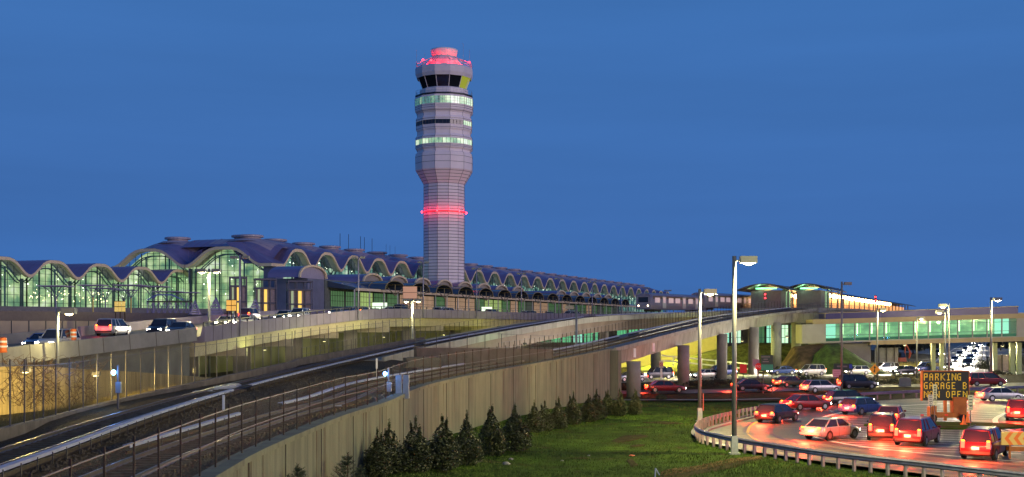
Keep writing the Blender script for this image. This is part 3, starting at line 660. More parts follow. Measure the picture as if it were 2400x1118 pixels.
def bay(parent, f, hw, zs, zt, zb, over, depth, dome_top=None, vr=2.9, nm=8, roof=True, hall='hall', rows=None, base_detail=True, tw=.68):
    """one vaulted bay; f maps local to world"""
    h = zt - zs
    # arched trim
    k = MB(); n = len(PR)
    for a, y_ in PR:
        z_ = zs + h * y_
        k.v += [tuple(f(a * hw, over, z_)), tuple(f(a * hw, over, z_ - tw)), tuple(f(a * hw * .985, over - .5, z_ - tw)), tuple(f(a * hw, over - .5, z_))]
    for i in range(n - 1):
        for j in range(4): k.f.append((i * 4 + j, i * 4 + (j + 1) % 4, (i + 1) * 4 + (j + 1) % 4, (i + 1) * 4 + j))
    k.build('arch_trim', M['trim'], parent)
    # soffit
    k = MB()
    for a, y_ in PR: z_ = zs + h * y_ - tw * .9; k.v += [tuple(f(a * hw, over - .5, z_)), tuple(f(a * hw, 0, z_))]
    for i in range(n - 1): k.f.append((2 * i, 2 * i + 1, 2 * i + 3, 2 * i + 2))
    k.build('soffit', M['soffit'], parent)
    # glass pane under the arch
    k = MB(); top = []
    for a, y_ in PR: k.v += [tuple(f(a * hw, 0, zs + h * y_ - .75)), tuple(f(a * hw, 0, zb))]
    for i in range(n - 1): k.f.append((2 * i, 2 * i + 1, 2 * i + 3, 2 * i + 2))
    wn = k.build('window', M['glassg'], parent)
    k = MB()
    for i in range(nm + 1):
        a = -1 + 2 * i / nm; big = (i % 4 == 0); zt_ = zs + h * prof(a) - .7
        p, q = f(a * hw, .08, zb), f(a * hw, .08, zt_); k.bar(p, q, .16 if big else .07, 4)
    z_ = zb + 1.6
    while z_ < zt - 1:
        if z_ < zs - .7: a = 1.0
        else:
            a = 1.0
            while a > .05 and zs + h * prof(a) - .7 < z_: a -= .02
        k.bar(f(-a * hw, .08, z_), f(a * hw, .08, z_), .05, 4); z_ += 1.45
    k.build('frame', M['mull'], wn)
    # hall behind the glass
    k = MB()
    for a, y_ in PR: k.v += [tuple(f(a * hw, -2.3, zs + h * y_ - .3)), tuple(f(a * hw, -2.3, zb))]
    for i in range(n - 1): k.f.append((2 * i, 2 * i + 1, 2 * i + 3, 2 * i + 2))
    k.build('hall_interior', M[hall], parent)
    # interior ribs and spot lamps
    k = MB()
    for tt in (-.7, -1.7):
        for (a0, y0), (a1, y1) in zip(PR, PR[1:]): k.bar(f(a0 * hw * .96, tt, zs + h * y0 - 1.6), f(a1 * hw * .96, tt, zs + h * y1 - 1.6), .14, 4)
    for a in (-.96, -.3, .35, .96): k.bar(f(a * hw, -1.2, zb), f(a * hw, -1.2, zs - .8 + h * prof(a) * .8), .2, 5)
    k.build('interior_ribs', mat('interior_steel', (.10, .16, .18), .5, var=0), parent)
    k = MB()
    for _ in range(int(hw * 1.5)):
        a = U(-.85, .85); zz = U(zb + 2.5, zs + h * prof(a) - 1.6); c_ = f(a * hw, U(-2.1, -.6), zz); s_ = U(.05, .15)
        k.lathe([(0.01, -s_), (s_, 0), (0.01, s_)], 6, tuple(c_))
    k.build('interior_lamps', M['spot'], parent)['kind'] = 'stuff'
    # roof
    if roof:
        na, nt_ = len(PR), 12; k = MB(); A = [a for a, _ in PR]
        ext = 0
        for j in range(nt_ + 1):
            t_ = over + (-depth - over) * j / nt_
            if dome_top:
                u_ = max(0, min(1, -t_ / (depth * .45))); u_ = u_ * u_ * (3 - 2 * u_)
                if t_ < -depth * .55: u_ = 1
            else: u_ = 0
            for a in A:
                z1 = zs + h * prof(a)
                if dome_top:
                    z2 = dome_top - (dome_top - zs) * .34 * (abs(a) ** 1.8)
                    z_ = z1 * (1 - u_) + z2 * u_
                else: z_ = z1
                k.v.append(tuple(f(a * hw, t_, z_ + .03)))
        k2 = MB(); k2.v = list(k.v)
        for j in range(nt_):
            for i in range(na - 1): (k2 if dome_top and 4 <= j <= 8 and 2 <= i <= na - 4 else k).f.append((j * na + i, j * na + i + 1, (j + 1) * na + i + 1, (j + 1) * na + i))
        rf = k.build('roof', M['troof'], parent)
        if dome_top: k2.build('dome', M['troof_lit'], parent)  # middle of the roof split off to carry the painted lit tone
        # seams
        k = MB()
        for j in range(0, nt_):
            t_ = over + (-depth - over) * (j + .5) / nt_
            for i in range(na - 1):
                va = Vector(rf.data.vertices[j * na + i].co).lerp(Vector(rf.data.vertices[(j + 1) * na + i].co), .5); vb = Vector(rf.data.vertices[j * na + i + 1].co).lerp(Vector(rf.data.vertices[(j + 1) * na + i + 1].co), .5)
                k.bar(va, vb, .05, 4)
        k.build('seam', mat('roof_seam', (.20, .17, .30), .5, var=0), rf)
        if dome_top and vr:
            k = MB(); c_ = f(0, -depth * .5, dome_top - .25)
            k.lathe([(vr * 1.5, -.5), (vr * 1.15, 0), (vr * .78, .15), (vr * .78, .45), (vr, .55), (vr, .95), (vr * .9, 1.05)], 20, tuple(c_)); k.build('vent', M['vent'], parent)
random.seed(3)
for i in range(0, 27):
    bay(term, frame_fn('long', (i * W, 0), W / 2), W / 2, 22.3, 26.1, 12.2 if i < 3 else 15.5, 1.9, 26, 28.9, 3.0, nm=6 if i > 8 else 8, hall='hallw')
# ridge strip behind the domes
k = MB(); k.hexa([Tm(-2, -27, 12), Tm(368, -27, 12), Tm(368, -10, 12), Tm(-2, -10, 12), Tm(-2, -27, 26), Tm(368, -27, 26), Tm(368, -10, 27.1), Tm(-2, -10, 27.1)]); k.build('roof_ridge', M['troof_lit'], term)
# two broad domed bays that close the near end, facing the viewer's left
for j in range(2):
    bay(term, frame_fn('end', (-10.5, -10.4 - 20.6 * j), 10.3), 10.2, 22.2, 26.2, 12, 2.2, 18.5, 28.8, 3.1, nm=12, hall='hall')
k = MB(); k.box(tuple(Tm(-9.3, .9, 17)), (3.2, 3.2, 10.5), math.atan2(.933, .36)); k.build('corner_column', mat('corner_column', (.16, .17, .27), .5, var=.1), term)
k = MB(); k.hexa([Tm(-12.8, -.8, 21.5), Tm(-7.0, -.8, 21.5), Tm(-7.0, 2.6, 21.5), Tm(-12.8, 2.6, 21.5), Tm(-12.8, -.8, 22.2), Tm(-7.0, -.8, 22.2), Tm(-7.0, 2.6, 22.2), Tm(-12.8, 2.6, 22.2)]); k.build('corner_eave', M['trim'], term)
k = MB(); k.hexa([Tm(-12, -5, 22.3), Tm(-6.9, -5, 22.3), Tm(-6.9, 2.4, 22.3), Tm(-12, 2.4, 22.3), Tm(-9, -12, 27.5), Tm(-6.9, -12, 27.5), Tm(-6.9, -9, 27.5), Tm(-8, -9, 27.5)]); k.build('corner_roof', M['troof'], term)
k = MB(); # third vent far behind and the access lattice between the two end domes
c_ = Tm(12, -31, 28.4); k.lathe([(3.2, 0), (3.2, .5), (2.9, .6)], 18, tuple(c_)); k.build('vent', M['vent'], term)
k = MB()
for i in range(7):
    a = Tm(-10 + i * 1.6, -20.8 + .3 * i, 22.6 + .75 * i); k.bar(a, a + V(0, 0, 1.9), .09, 4)
    if i: k.bar(pa, a, .07, 4); k.bar(pa + V(0, 0, 1.9), a + V(0, 0, 1.9), .07, 4); k.bar(pa, a + V(0, 0, 1.9), .05, 4)
    pa = a
for dx in (-.8, .8): k.bar(Tm(-10.4 + dx, -20.6, 18), Tm(-10.4 + dx, -20.6, 25.5), .1, 4)
k.build('roof_access_frame', mat('frame_purple', (.16, .14, .30), .5, var=0), term)
# whip antennas on the roof
for px, yt in ((797, 547), (817, 549), (845, 554), (854, 556), (872, 559), (905, 572), (914, 575), (926, 578)):
    k = MB(); p = P(px, yt, 340 + (px - 797) * .6); k.bar((p.x, p.y, 27.5), p, .09 if px < 880 else .05, 4); k.build('antenna', M['black'], term)
# lower, nearer wing on the left
wing = thing('terminal_wing', 'lower vaulted wing of the terminal with wide glass arches at far left', 'terminal wing')
for i in range(-4, 5):
    s0 = -66.7 + i * W; bay(wing, frame_fn('long', (s0 + .0, -23.6), W / 2), W / 2, 18.1, 21.2, 11.0, 1.0, 15, None, None, nm=8, hall='hall', tw=.6)
k = MB(); k.hexa([Tm(-122, -38, 11), Tm(-5, -38, 11), Tm(-5, -33, 11), Tm(-122, -33, 11), Tm(-122, -38, 18.3), Tm(-5, -38, 18.3), Tm(-5, -33, 18.3), Tm(-122, -33, 18.3)]); k.build('rear_wall', M['hall'], wing)
# warm chandelier lights low behind the wing's glass
random.seed(8); k = MB()
for _ in range(60):
    s_ = U(-58, -33); c_ = Tm(s_, -24.3 - U(0, 1.4), U(13.0, 15.3)); q_ = U(.06, .15); k.lathe([(.01, -q_), (q_, 0), (.01, q_)], 6, tuple(c_))
k.build('lounge_lamps', emat('lounge_lamp', (1, .84, .42), 6), wing)['kind'] = 'stuff'

# lower vaulted hall in front of the main wall (blue roofs with louvred half-round ends)
low = thing('curbside_hall', 'lower hall in front of the terminal with blue roofs and louvred half-round gables', 'building')
k = MB(); k.hexa([Tm(-4, 3, 12), Tm(215, 3, 12), Tm(215, 17.2, 12), Tm(-4, 17.2, 12), Tm(-4, 3, 19.4), Tm(215, 3, 19.4), Tm(215, 17.2, 18.2), Tm(-4, 17.2, 18.2)]); k.build('hall_roof', M['troof'], low)
k = MB(); k.hexa([Tm(-22, 9.6, 11), Tm(-4, 9.6, 11), Tm(-4, 17.3, 11), Tm(-22, 17.3, 11), Tm(-22, 9.6, 18.2), Tm(-4, 9.6, 18.6), Tm(-4, 17.3, 18.2), Tm(-22, 17.3, 18.2)]); k.build('side_wall', mat('side_wall', (.17, .18, .26), .6, var=.15, scale=.4), low)
M['louv'] = mat('gable_louvre', (.38, .33, .27), .7, var=.2, scale=2.5, stretch=(.1, .1, 3))
def gable(s0, hw, t0, t1, zs, zt, parent, m_roof, m_end, n=10, trim=True, ribs=False, back=.4):
    A = [math.pi * i / n for i in range(n + 1)]
    k = MB()
    for t_ in (t1, t0):
        for a in A: k.v.append(tuple(Tm(s0 - math.cos(a) * hw, t_, zs + math.sin(a) ** .8 * (zt - zs))))
    k.f += [(i, i + 1, n + 2 + i, n + 1 + i) for i in range(n)]; rf = k.build('vault', m_roof, parent)
    if m_end:
        k = MB(); k.v = [tuple(Tm(s0 - math.cos(a) * hw, t0 - back, zs + math.sin(a) ** .8 * (zt - zs) - .1)) for a in A]; k.f = [tuple(range(n + 1))]; k.build('gable', m_end, parent)
    if trim:
        k = MB()
        for a, b_ in zip(A, A[1:]): k.bar(Tm(s0 - math.cos(a) * hw, t0, zs + math.sin(a) ** .8 * (zt - zs)), Tm(s0 - math.cos(b_) * hw, t0, zs + math.sin(b_) ** .8 * (zt - zs)), .3, 4)
        k.build('gable_trim', M['trim'], parent)
    if ribs:
        k = MB()
        for t_ in (t0, (t0 + t1) / 2, t1):
            for a, b_ in zip(A, A[1:]): k.bar(Tm(s0 - math.cos(a) * hw, t_, zs + math.sin(a) ** .8 * (zt - zs)), Tm(s0 - math.cos(b_) * hw, t_, zs + math.sin(b_) ** .8 * (zt - zs)), .13, 4)
        for a in A[::2]: k.bar(Tm(s0 - math.cos(a) * hw, t0, zs + math.sin(a) ** .8 * (zt - zs)), Tm(s0 - math.cos(a) * hw, t1, zs + math.sin(a) ** .8 * (zt - zs)), .1, 4)
        for q in (-.7, 0, .7): k.bar(Tm(s0, t0, zs - 1.2), Tm(s0 + q * hw, t0, zs + (1 - abs(q)) * (zt - zs) * .6), .12, 4)
        k.build('rib', mat('canopy_rib', (.30, .24, .12), .5, var=0), rf)
for j in (-2, 0, 1, 2, 3, 4, 5, 6, 7, 10, 11, 12, 13, 14):
    big = j == -2
    gable(W * (j + .5), 5.6 if big else 4.6, 17.8, 10 if big else 3, 18.3, 20.9 if big else 20.3, low, M['troof'], M['louv'] if not big else mat('gable_plain', (.36, .32, .42), .6, var=.1))
M['gcan'] = mat('canopy_glass', (.05, .075, .12), .15, var=.2, scale=.4, spec=.8)
can = thing('kerb_canopy', 'row of glazed barrel canopies along the upper terminal kerb', 'canopy')
k = MB(); k.hexa([Tm(-14, 17.3, 16.6), Tm(215, 17.3, 16.6), Tm(215, 24.5, 15.9), Tm(-14, 24.5, 15.9), Tm(-14, 17.3, 18.0), Tm(215, 17.3, 18.0), Tm(215, 24.5, 16.4), Tm(-14, 24.5, 16.4)]); k.build('canopy_roof', M['gcan'], can)
for j in range(-2, 13):
    gable(29.5 + W * j, 5.0, 26.0, 17.5, 16.2, 18.4, can, M['gcan'], emat('canopy_end_glow', (.22, .26, .10), .5), trim=False, ribs=True, back=4.5)  # end panels glow olive in place of light under the canopies
k = MB()
for s_ in range(-14, 215, 7): k.bar(Tm(s_, 24.2, 12), Tm(s_, 24.2, 16), .16, 6)
k.build('canopy_posts', M['soffit'], can)
k = MB(); k.hexa([Tm(-14, 24.4, 15.75), Tm(215, 24.4, 15.75), Tm(215, 24.9, 15.75), Tm(-14, 24.9, 15.75), Tm(-14, 24.4, 16.3), Tm(215, 24.4, 16.3), Tm(215, 24.9, 16.3), Tm(-14, 24.9, 16.3)]); k.build('canopy_beam', M['trim'], can)
# front wall of the lower hall: glazed bays, some pinkish some green
k = MB(); k.hexa([Tm(-15, 16, 0), Tm(215, 16, 0), Tm(215, 17.5, 0), Tm(-15, 17.5, 0), Tm(-15, 16, 18.1), Tm(215, 16, 18.1), Tm(215, 17.5, 18.1), Tm(-15, 17.5, 18.1)]); k.build('front_wall', mat('hall_front', (.14, .16, .14), .6, var=.2), low)
cols = [emat('front_pink', (.62, .40, .25), .62), emat('front_green', (.10, .22, .09), .7), emat('front_dim', (.10, .13, .10), .6), emat('front_lime', (.45, .62, .20), .8)]
random.seed(13)
for i in range(33):
    s_ = -13 + i * 6.85; ci = (1, 1, 3, 1, 1, 0, 0, 0, 1, 0, 0, 0, 1, 3, 3, 1, 0, 1, 2, 0, 0, 1, 1, 0, 2, 1, 1, 0, 1, 2, 1, 1, 2)[i]
    k = MB(); k.quad(Tm(s_ + .3, 17.55, 12.4), Tm(s_ + 6.4, 17.55, 12.4), Tm(s_ + 6.4, 17.55, 15.8), Tm(s_ + .3, 17.55, 15.8)); wn = k.build('window', cols[ci], low)
    k = MB()
    for j in range(9): k.bar(Tm(s_ + .3 + j * .76, 17.62, 12.3), Tm(s_ + .3 + j * .76, 17.62, 15.9), .06, 4)
    for z_ in (13.6, 14.8): k.bar(Tm(s_ + .3, 17.62, z_), Tm(s_ + 6.4, 17.62, z_), .06, 4)
    k.build('frame', M['rust'], wn)
# deck of the upper kerb
k = MB(); k.hexa([Tm(-130, -22, -.5), Tm(380, -22, -.5), Tm(380, 30, -.5), Tm(-26, 30, -.5), Tm(-130, -22, 11.3), Tm(380, -22, 11.6), Tm(380, 30, 11.6), Tm(-26, 30, 11.2)]); k.build('kerb_deck', mat('kerb_deck', (.22, .20, .20), .8, var=.15), low)

# ---- panelled wall and terrace at far left
pw = [P(-60, 733, 140), P(150, 735, 152), P(330, 738, 168), P(480, 738, 190), P(560, 736, 215)]
pt = thing('terrace_wall', 'pale panelled terrace wall with dark top band behind the elevated road', 'wall')
k = MB(); k.sweep(pw, [(0, -.9), (0, -8), (-.4, -8), (-.4, -.9)]); k.build('wall', mat('panel_beige', (.36, .29, .24), .75, var=.1, scale=.3), pt)
k = MB(); k.sweep(pw, [(.05, .25), (.05, -.89), (-.5, -.89), (-.5, .25)]); k.build('top_band', mat('band_brown', (.12, .095, .10), .7, var=.1), pt)
k = MB()
for p, d, rt in along(pw, 2.6): k.bar(p + rt * .06 + V(0, 0, -.9), p + rt * .06 + V(0, 0, -6), .05, 4)
bars_sweep(k, pw, .04, -2.6, .04); k.build('joint', M['mull'], pt)
k = MB(); k.v = [tuple(p) for p in pw] + [tuple(Tm(-24, -23, 10.9)), tuple(Tm(-130, -23, 10.9))]; k.f = [(0, 1, 2, 3, 4, 5, 6)]
struct(k.build('terrace_pavement', M['conc_plain']))
# ================================================================ station on the viaduct
D2 = Vector((.40, .9165, 0)); N2 = Vector((.9165, -.40, 0))
M['st_wall'] = mat('station_wall', (.17, .14, .15), .75, var=.15, scale=1.5)
M['st_roof'] = mat('station_roof', (.07, .065, .075), .5, var=.2)
M['st_green'] = mat('station_green_ceiling', (.42, .52, .40), .6, var=0)
M['warm'] = emat('platform_light', (1, .60, .22), 28)
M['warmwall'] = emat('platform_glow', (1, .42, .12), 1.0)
def station(base, wd, label, ln, plat=True):
    t = thing('station_platform', label, 'station', (base.x, base.y, base.z), math.atan2(D2.y, D2.x), 'platform buildings of the railway station')
    # local: +x along the platform away from the viewer, -y to the viewer's right
    k = MB(); k.box((80, 0, -.15), (172, wd + 1.2, .9)); k.build('platform', M['conc_plain'], t)
    k = MB(); k.box((4.5, 0, 1.95), (9, wd, 3.4)); k.build('lift_house', M['st_wall'], t)
    def shell(x0, x1, hw, z0, rise, th, nm, m_, n=14, dz=0):
        k = MB()
        for x_ in (x0, x1):
            for i in range(n + 1):
                a = -1 + 2 * i / n; z_ = z0 + rise * (1 - a * a) + dz; k.v += [(x_, a * hw, z_), (x_, a * hw, z_ - th)]
        m2 = 2 * (n + 1)
        for i in range(n):
            a, b_ = 2 * i, 2 * i + 2
            k.f += [(a, b_, m2 + b_, m2 + a), (a + 1, m2 + a + 1, m2 + b_ + 1, b_ + 1), (a, a + 1, b_ + 1, b_), (m2 + a, m2 + b_, m2 + b_ + 1, m2 + a + 1)]
        k.f += [(0, m2, m2 + 1, 1), (2 * n, 2 * n + 1, m2 + 2 * n + 1, m2 + 2 * n)]
        return k.build(nm, m_, t)
    shell(-2.2, 17, wd / 2 + 2.2, 3.75, 1.15, .16, 'roof', M['st_roof'])
    shell(-1.6, 16.5, wd / 2 + .4, 3.95, .85, .06, 'ceiling', M['st_green'])
    k = MB(); k.box((.2, 0, 4.05), (.15, wd * .7, .3)); k.build('cove_light', emat('cove_green', (.30, .95, .50), 1.6), t)
    point_lamp((-.6, wd * .18, 4.2), 70, (.45, 1, .6), .25, t); point_lamp((8, -wd / 2 - 1.2, 3.6), 160, (.6, 1, .55), .3, t)
    # glazed side towards the viewer's right
    wn = MB(); wn.box((6.6, -wd / 2 - .06, 2.0), (4.4, .05, 3.0)); wo_ = wn.build('side_window', emat('side_green', (.42, .72, .40), 1.0), t)
    k = MB()
    for i in range(6): k.box((4.4 + i * .88, -wd / 2 - .12, 2.0), (.12, .08, 3.4))
    k.build('frame', M['st_roof'], wo_)
    for x_ in (.6, 4.2, 12.5, 16):
        k = MB(); k.bar((x_, -wd / 2 - 1.2, .3), (x_, -wd / 2 - 1.2, 4.4), .12, 8); k.build('column', M['galv_dark'], t)
    # long canopy beyond the lift house
    shell(20, 166, wd / 2 + 1.0, 3.3, .7, .12, 'canopy_roof', M['st_roof'])
    k = MB()
    for i in range(19): k.bar((17.5 + i * 8, -wd * .30, .3), (17.5 + i * 8, -wd * .30, 3.6), .14, 6); k.bar((17.5 + i * 8, wd * .30, .3), (17.5 + i * 8, wd * .30, 3.6), .14, 6)
    k.build('canopy_posts', M['galv_dark'], t)['kind'] = 'stuff'
    k = MB(); k.box((92, wd * .05, 1.7), (145, .2, 2.6)); k.build('glow_panel', M['warmwall'], t)  # long panel glows by itself, warm platform light put into its colour
    for i in range(20):
        for sy in (-1, 1):
            k = MB(); k.lathe([(.02, -.42), (.34, -.24), (.45, 0), (.34, .26), (.02, .42)], 8, (13.5 + i * 5.2, sy * wd * .36, 3.0 + (0 if sy > 0 else -.0))); k.build('globe_lamp', M['warm'], t)
    for i in range(5): point_lamp((16 + i * 11, -wd / 2 - .2, 2.7), 480, (1, .48, .14), .4, t)
    k = MB()
    for i in range(20): k.bar((i * 5, -wd / 2 - .5, .3), (i * 5, -wd / 2 - .5, 1.35), .04, 5)
    for z_ in (.85, 1.35): k.bar((0, -wd / 2 - .5, z_), (95, -wd / 2 - .5, z_), .035, 5)
    k.build('platform_railing', M['galv_dark'], t)
    return t
st1 = P(1795, 727, 230); station(Vector((st1.x, st1.y, st1.z)), 5.6, 'left of the two arched-roof platform shelters, with the red signal in front', 1)
st2 = P(1895, 726, 233); station(Vector((st2.x, st2.y, st2.z)), 4.6, 'right of the two arched-roof platform shelters, followed by a long warm-lit canopy', 1)
# fasten: deck slab carrying the platforms
k = MB(); a0 = V(36, 226, 10.2); q = [a0, a0 + N2 * 24, a0 + N2 * 24 + D2 * 175, a0 + D2 * 175]
k.hexa([tuple(p + V(0, 0, -1.6)) for p in q] + [tuple(p + V(0, 0, 0)) for p in q]); tag(k.build('station_deck', M['conc2']), 'broad concrete deck slab that carries the whole railway station', 'bridge deck')

def signal(px, y, Y, zb, label, blue=False):
    p = P(px, y, Y); t = thing('signal', label, 'railway signal', (p.x, p.y, zb))
    k = MB(); k.bar((0, 0, 0), (0, 0, p.z - zb + .6), .07, 6); k.build('mast', M['black'], t)
    k = MB(); k.box((0, .05, p.z - zb), (.42, .22, 1.5)); k.build('head', M['black'], t)
    for dz in (.35, -.35):
        k = MB(); k.lathe([(.01, -.16), (.17, 0), (.01, .16)], 8, (0, -.12, p.z - zb + dz)); k.build('lens', M['lit_red'], t)
    point_lamp((0, -.8, p.z - zb), 45, (1, .02, .02), .1, t)
signal(1578, 699, 224, 10.0, 'red twin-lens signal standing by the railing of the farther viaduct')
signal(1793, 694, 227, 10.4, 'red twin-lens signal in front of the left station shelter')
signal(2052, 700, 262, 11.2, 'small red signal beyond the right station shelter')

def blue_phone(px, y, Y, zb, label, cab):
    p = P(px, y, Y); t = thing('blue_light_station', label, 'emergency light', (p.x, p.y, zb)); hgt = p.z - zb
    k = MB(); k.bar((.18, .1, 0), (.18, .1, hgt + .35), .06, 6); k.build('mast', M['galv_dark'], t)
    k = MB(); k.box((.22, .05, hgt - .75), (.26, .2, .55)); k.build('telephone_box', M['galv'], t)
    k = MB(); k.lathe([(.01, -.14), (.11, -.05), (.11, .07), (.01, .14)], 10, (0, -.05, hgt)); k.build('blue_lamp', M['lit_blue'], t)
    point_lamp((0, -.35, hgt), 75, (.12, .35, 1), .1, t)
    if cab:
        for i in range(2): k = MB(); k.box((.75 + i * .42, .25, .55), (.34, .3, 1.35)); k.build('cabinet', M['galv'], t)
blue_phone(267, 873, 62, 3.4, 'blue emergency light on a post beside the chain link fence at left', False)
blue_phone(903, 876, 71, 3.6, 'blue emergency light with grey cabinets beside the retaining wall fence', True)
# small trackside bits
def junction(px, y, Y, sz, label, m_=None, rz=.3):
    p = P(px, y, Y); k = MB(); k.box((0, 0, sz[2] / 2), sz, rz); k.box((0, 0, sz[2] + .02), (sz[0] * .8, sz[1] * .8, .05), rz); return tag(k.build('junction_box', m_ or M['galv'], loc=(p.x, p.y, p.z - sz[2])), label, 'box', 'trackside boxes')
junction(478, 917, 74, (1.3, .5, .22), 'long pale box lying beside the far rail where the cover board stops')
junction(530, 906, 76, (1.5, .6, .25), 'pale box lying between the rails just past the end of the cover board')
junction(548, 901, 79, (.9, .6, .25), 'small pale box behind the longer one beside the far rail')
junction(792, 952, 64, (.45, .3, .35), 'small grey box with a lid on the near track by the wall')
junction(990, 838, 96, (2.8, 1.2, .75), 'black tapered bin on the gravel between the tracks', M['black'])
k = MB(); p = P(524, 955, 62); k.bar((0, 0, -1.0), (0, 0, -.1), .035, 5); k.box((0, 0, .25), (.12, .05, .75)); tag(k.build('track_marker', M['white'], loc=p), 'thin white-topped track marker post standing in the gravel', 'marker post')
k = MB(); p = P(883, 852, 84); k.bar((0, 0, -1.0), (0, 0, -.3), .035, 5); k.box((0, 0, .0), (.12, .05, .7)); tag(k.build('track_marker', M['white'], loc=p), 'short white marker post on the gravel above the blue light', 'marker post')
random.seed(4)
for i, (px, y) in enumerate(((697, 835), )): pass

# ---- metro train on the farther track
def metro_car(label, path, yc, rzoff=0, lead=False):
    q = at_y(path, yc); a = at_y(path, yc - 6); c_ = at_y(path, yc + 6); d = (c_ - a); rz = math.atan2(d.y, d.x)
    t = thing('metro_car', label, 'train car', (q.x, q.y, q.z), rz, 'cars of the metro train'); L = 21.6
    ring = [(-1.42, .55), (-1.5, 1.2), (-1.5, 2.6), (-1.3, 3.1), (-.6, 3.32), (.6, 3.32), (1.3, 3.1), (1.5, 2.6), (1.5, 1.2), (1.42, .55)]
    k = MB()
    for x_, s_ in ((-L / 2, .93), (-L / 2 + .4, 1), (L / 2 - .4, 1), (L / 2, .93)):
        for y_, z_ in ring: k.v.append((x_, y_ * s_, .55 + (z_ - .55) * (.5 + .5 * s_)))
    n = len(ring); k.f = [(i * n + j, i * n + (j + 1) % n, (i + 1) * n + (j + 1) % n, (i + 1) * n + j) for i in range(3) for j in range(n)] + [tuple(range(n)), tuple(range(3 * n, 4 * n))]
    k.build('body', mat('train_silver', (.20, .18, .27), .3, metal=.5, var=.08), t)
    for sy in (-1, 1):
        k = MB(); k.box((0, sy * 1.515, 2.55), (L - 1.5, .02, .5)); k.build('stripe', mat('train_brown', (.10, .06, .05), .4, var=0), t)
        for i in range(8):
            if i in (1, 4, 6): 
                k = MB(); k.box((-8.6 + i * 2.45, sy * 1.53, 1.75), (1.3, .03, 1.95)); dr = k.build('door', mat('train_door', (.40, .39, .44), .35, metal=.5, var=0), t)
                k = MB(); k.box((-8.6 + i * 2.45, sy * 1.55, 2.1), (.8, .03, .9)); k.build('pane', emat('train_window', (.85, .62, .70), .30), dr)
            else:
                k = MB(); k.box((-8.6 + i * 2.45, sy * 1.53, 2.1), (1.7, .03, .85)); k.build('window', emat('train_window', (.85, .62, .70), .30), t)
    for x_ in (-7.5, 7.5):
        k = MB(); k.box((x_, 0, .42), (2.6, 1.9, .45)); 
        for dx in (-.9, .9): 
            for sy in (-.73, .73): k.bar((x_ + dx, sy - .07, .42), (x_ + dx, sy + .07, .42), .38, 12)
        k.build('bogie', M['black'], t)
    if lead:
        for sy in (-.9, .9):
            k = MB(); k.lathe([(.02, -.12), (.14, 0), (.02, .12)], 8, (-L / 2 - .02, sy, 1.15)); k.build('headlight', emat('train_headlight', (1, .75, .45), 14), t)
        k = MB(); k.box((-L / 2 + .02, 0, 2.15), (.06, 1.9, .9)); k.build('windscreen', M['tdark'], t)
    return t
metro_car('front car of the silver metro train with bright headlights, on the farther viaduct', TLC, 217.5, lead=True)
metro_car('rear car of the silver metro train, just before the station', TLC, 232.6)

# ================================================================ footbridge
def FB(px, y, back=0.0):
    p = P(px, y, 212 - (px - 1935) * 12 / 465); return p + Vector((.02 * back, back, 0))
def lin(px, a, b_): return a + (b_ - a) * (px - 1935) / 448.0
fb = thing('footbridge', 'enclosed glazed footbridge glowing green, with a purple metal roof band', 'footbridge')
def fb_slab(nm, m_, px0, px1, ya, yb, back0, back1, parent=None):
    k = MB(); n = 2
    T = [FB(px0, lin(px0, *yb), back0), FB(px1, lin(px1, *yb), back0), FB(px1, lin(px1, *yb), back0) + V(0, back1 - back0), FB(px0, lin(px0, *yb), back0) + V(0, back1 - back0),
         FB(px0, lin(px0, *ya), back0), FB(px1, lin(px1, *ya), back0), FB(px1, lin(px1, *ya), back0) + V(0, back1 - back0), FB(px0, lin(px0, *ya), back0) + V(0, back1 - back0)]
    k.hexa(T); return k.build(nm, m_, parent or fb)
M['fb_roof'] = mat('footbridge_roof', (.055, .05, .20), .4, metal=.3, var=.1, scale=.5)
M['fb_beige'] = mat('footbridge_beige', (.40, .31, .20), .6, var=.1, scale=.4)
M['fb_grey'] = mat('footbridge_grey', (.36, .34, .36), .7, var=.1, scale=.4)
fb_slab('roof', M['fb_roof'], 1935, 2386, (735, 719), (748, 735), -.02, 4.6)
fb_slab('roof_cap', M['fb_beige'], 1935, 2388, (733.5, 717), (736, 720), .1, 4.8)
fb_slab('upper_beam', M['fb_beige'], 1905, 2470, (748, 735), (759, 746), -.05, 5)
fb_slab('lower_beam', M['fb_beige'], 2040, 2470, (802.5, 790), (811, 800), -.05, 4.9)
fb_slab('floor', M['fb_grey'], 1880, 2470, (800, 788), (804, 792), .2, 4.8)
fb_slab('end_panel', M['fb_grey'], 1880, 1934, (759, 745), (802, 788), .05, 4.8)
fb_slab('end_panel', M['fb_grey'], 2384, 2470, (746, 733), (790, 790), .05, 4.8)
M['fb_glass'] = glass_mat('footbridge_glass', (.82, .97, .88), .05)
M['fb_in'] = lit_hall_mat('footbridge_hall', [(.3, (.10, .24, .16)), (.5, (.22, .42, .26)), (.62, (.42, .64, .40)), (.75, (.85, 1, .7))], .8, (.5, .5, .8), 1.3)
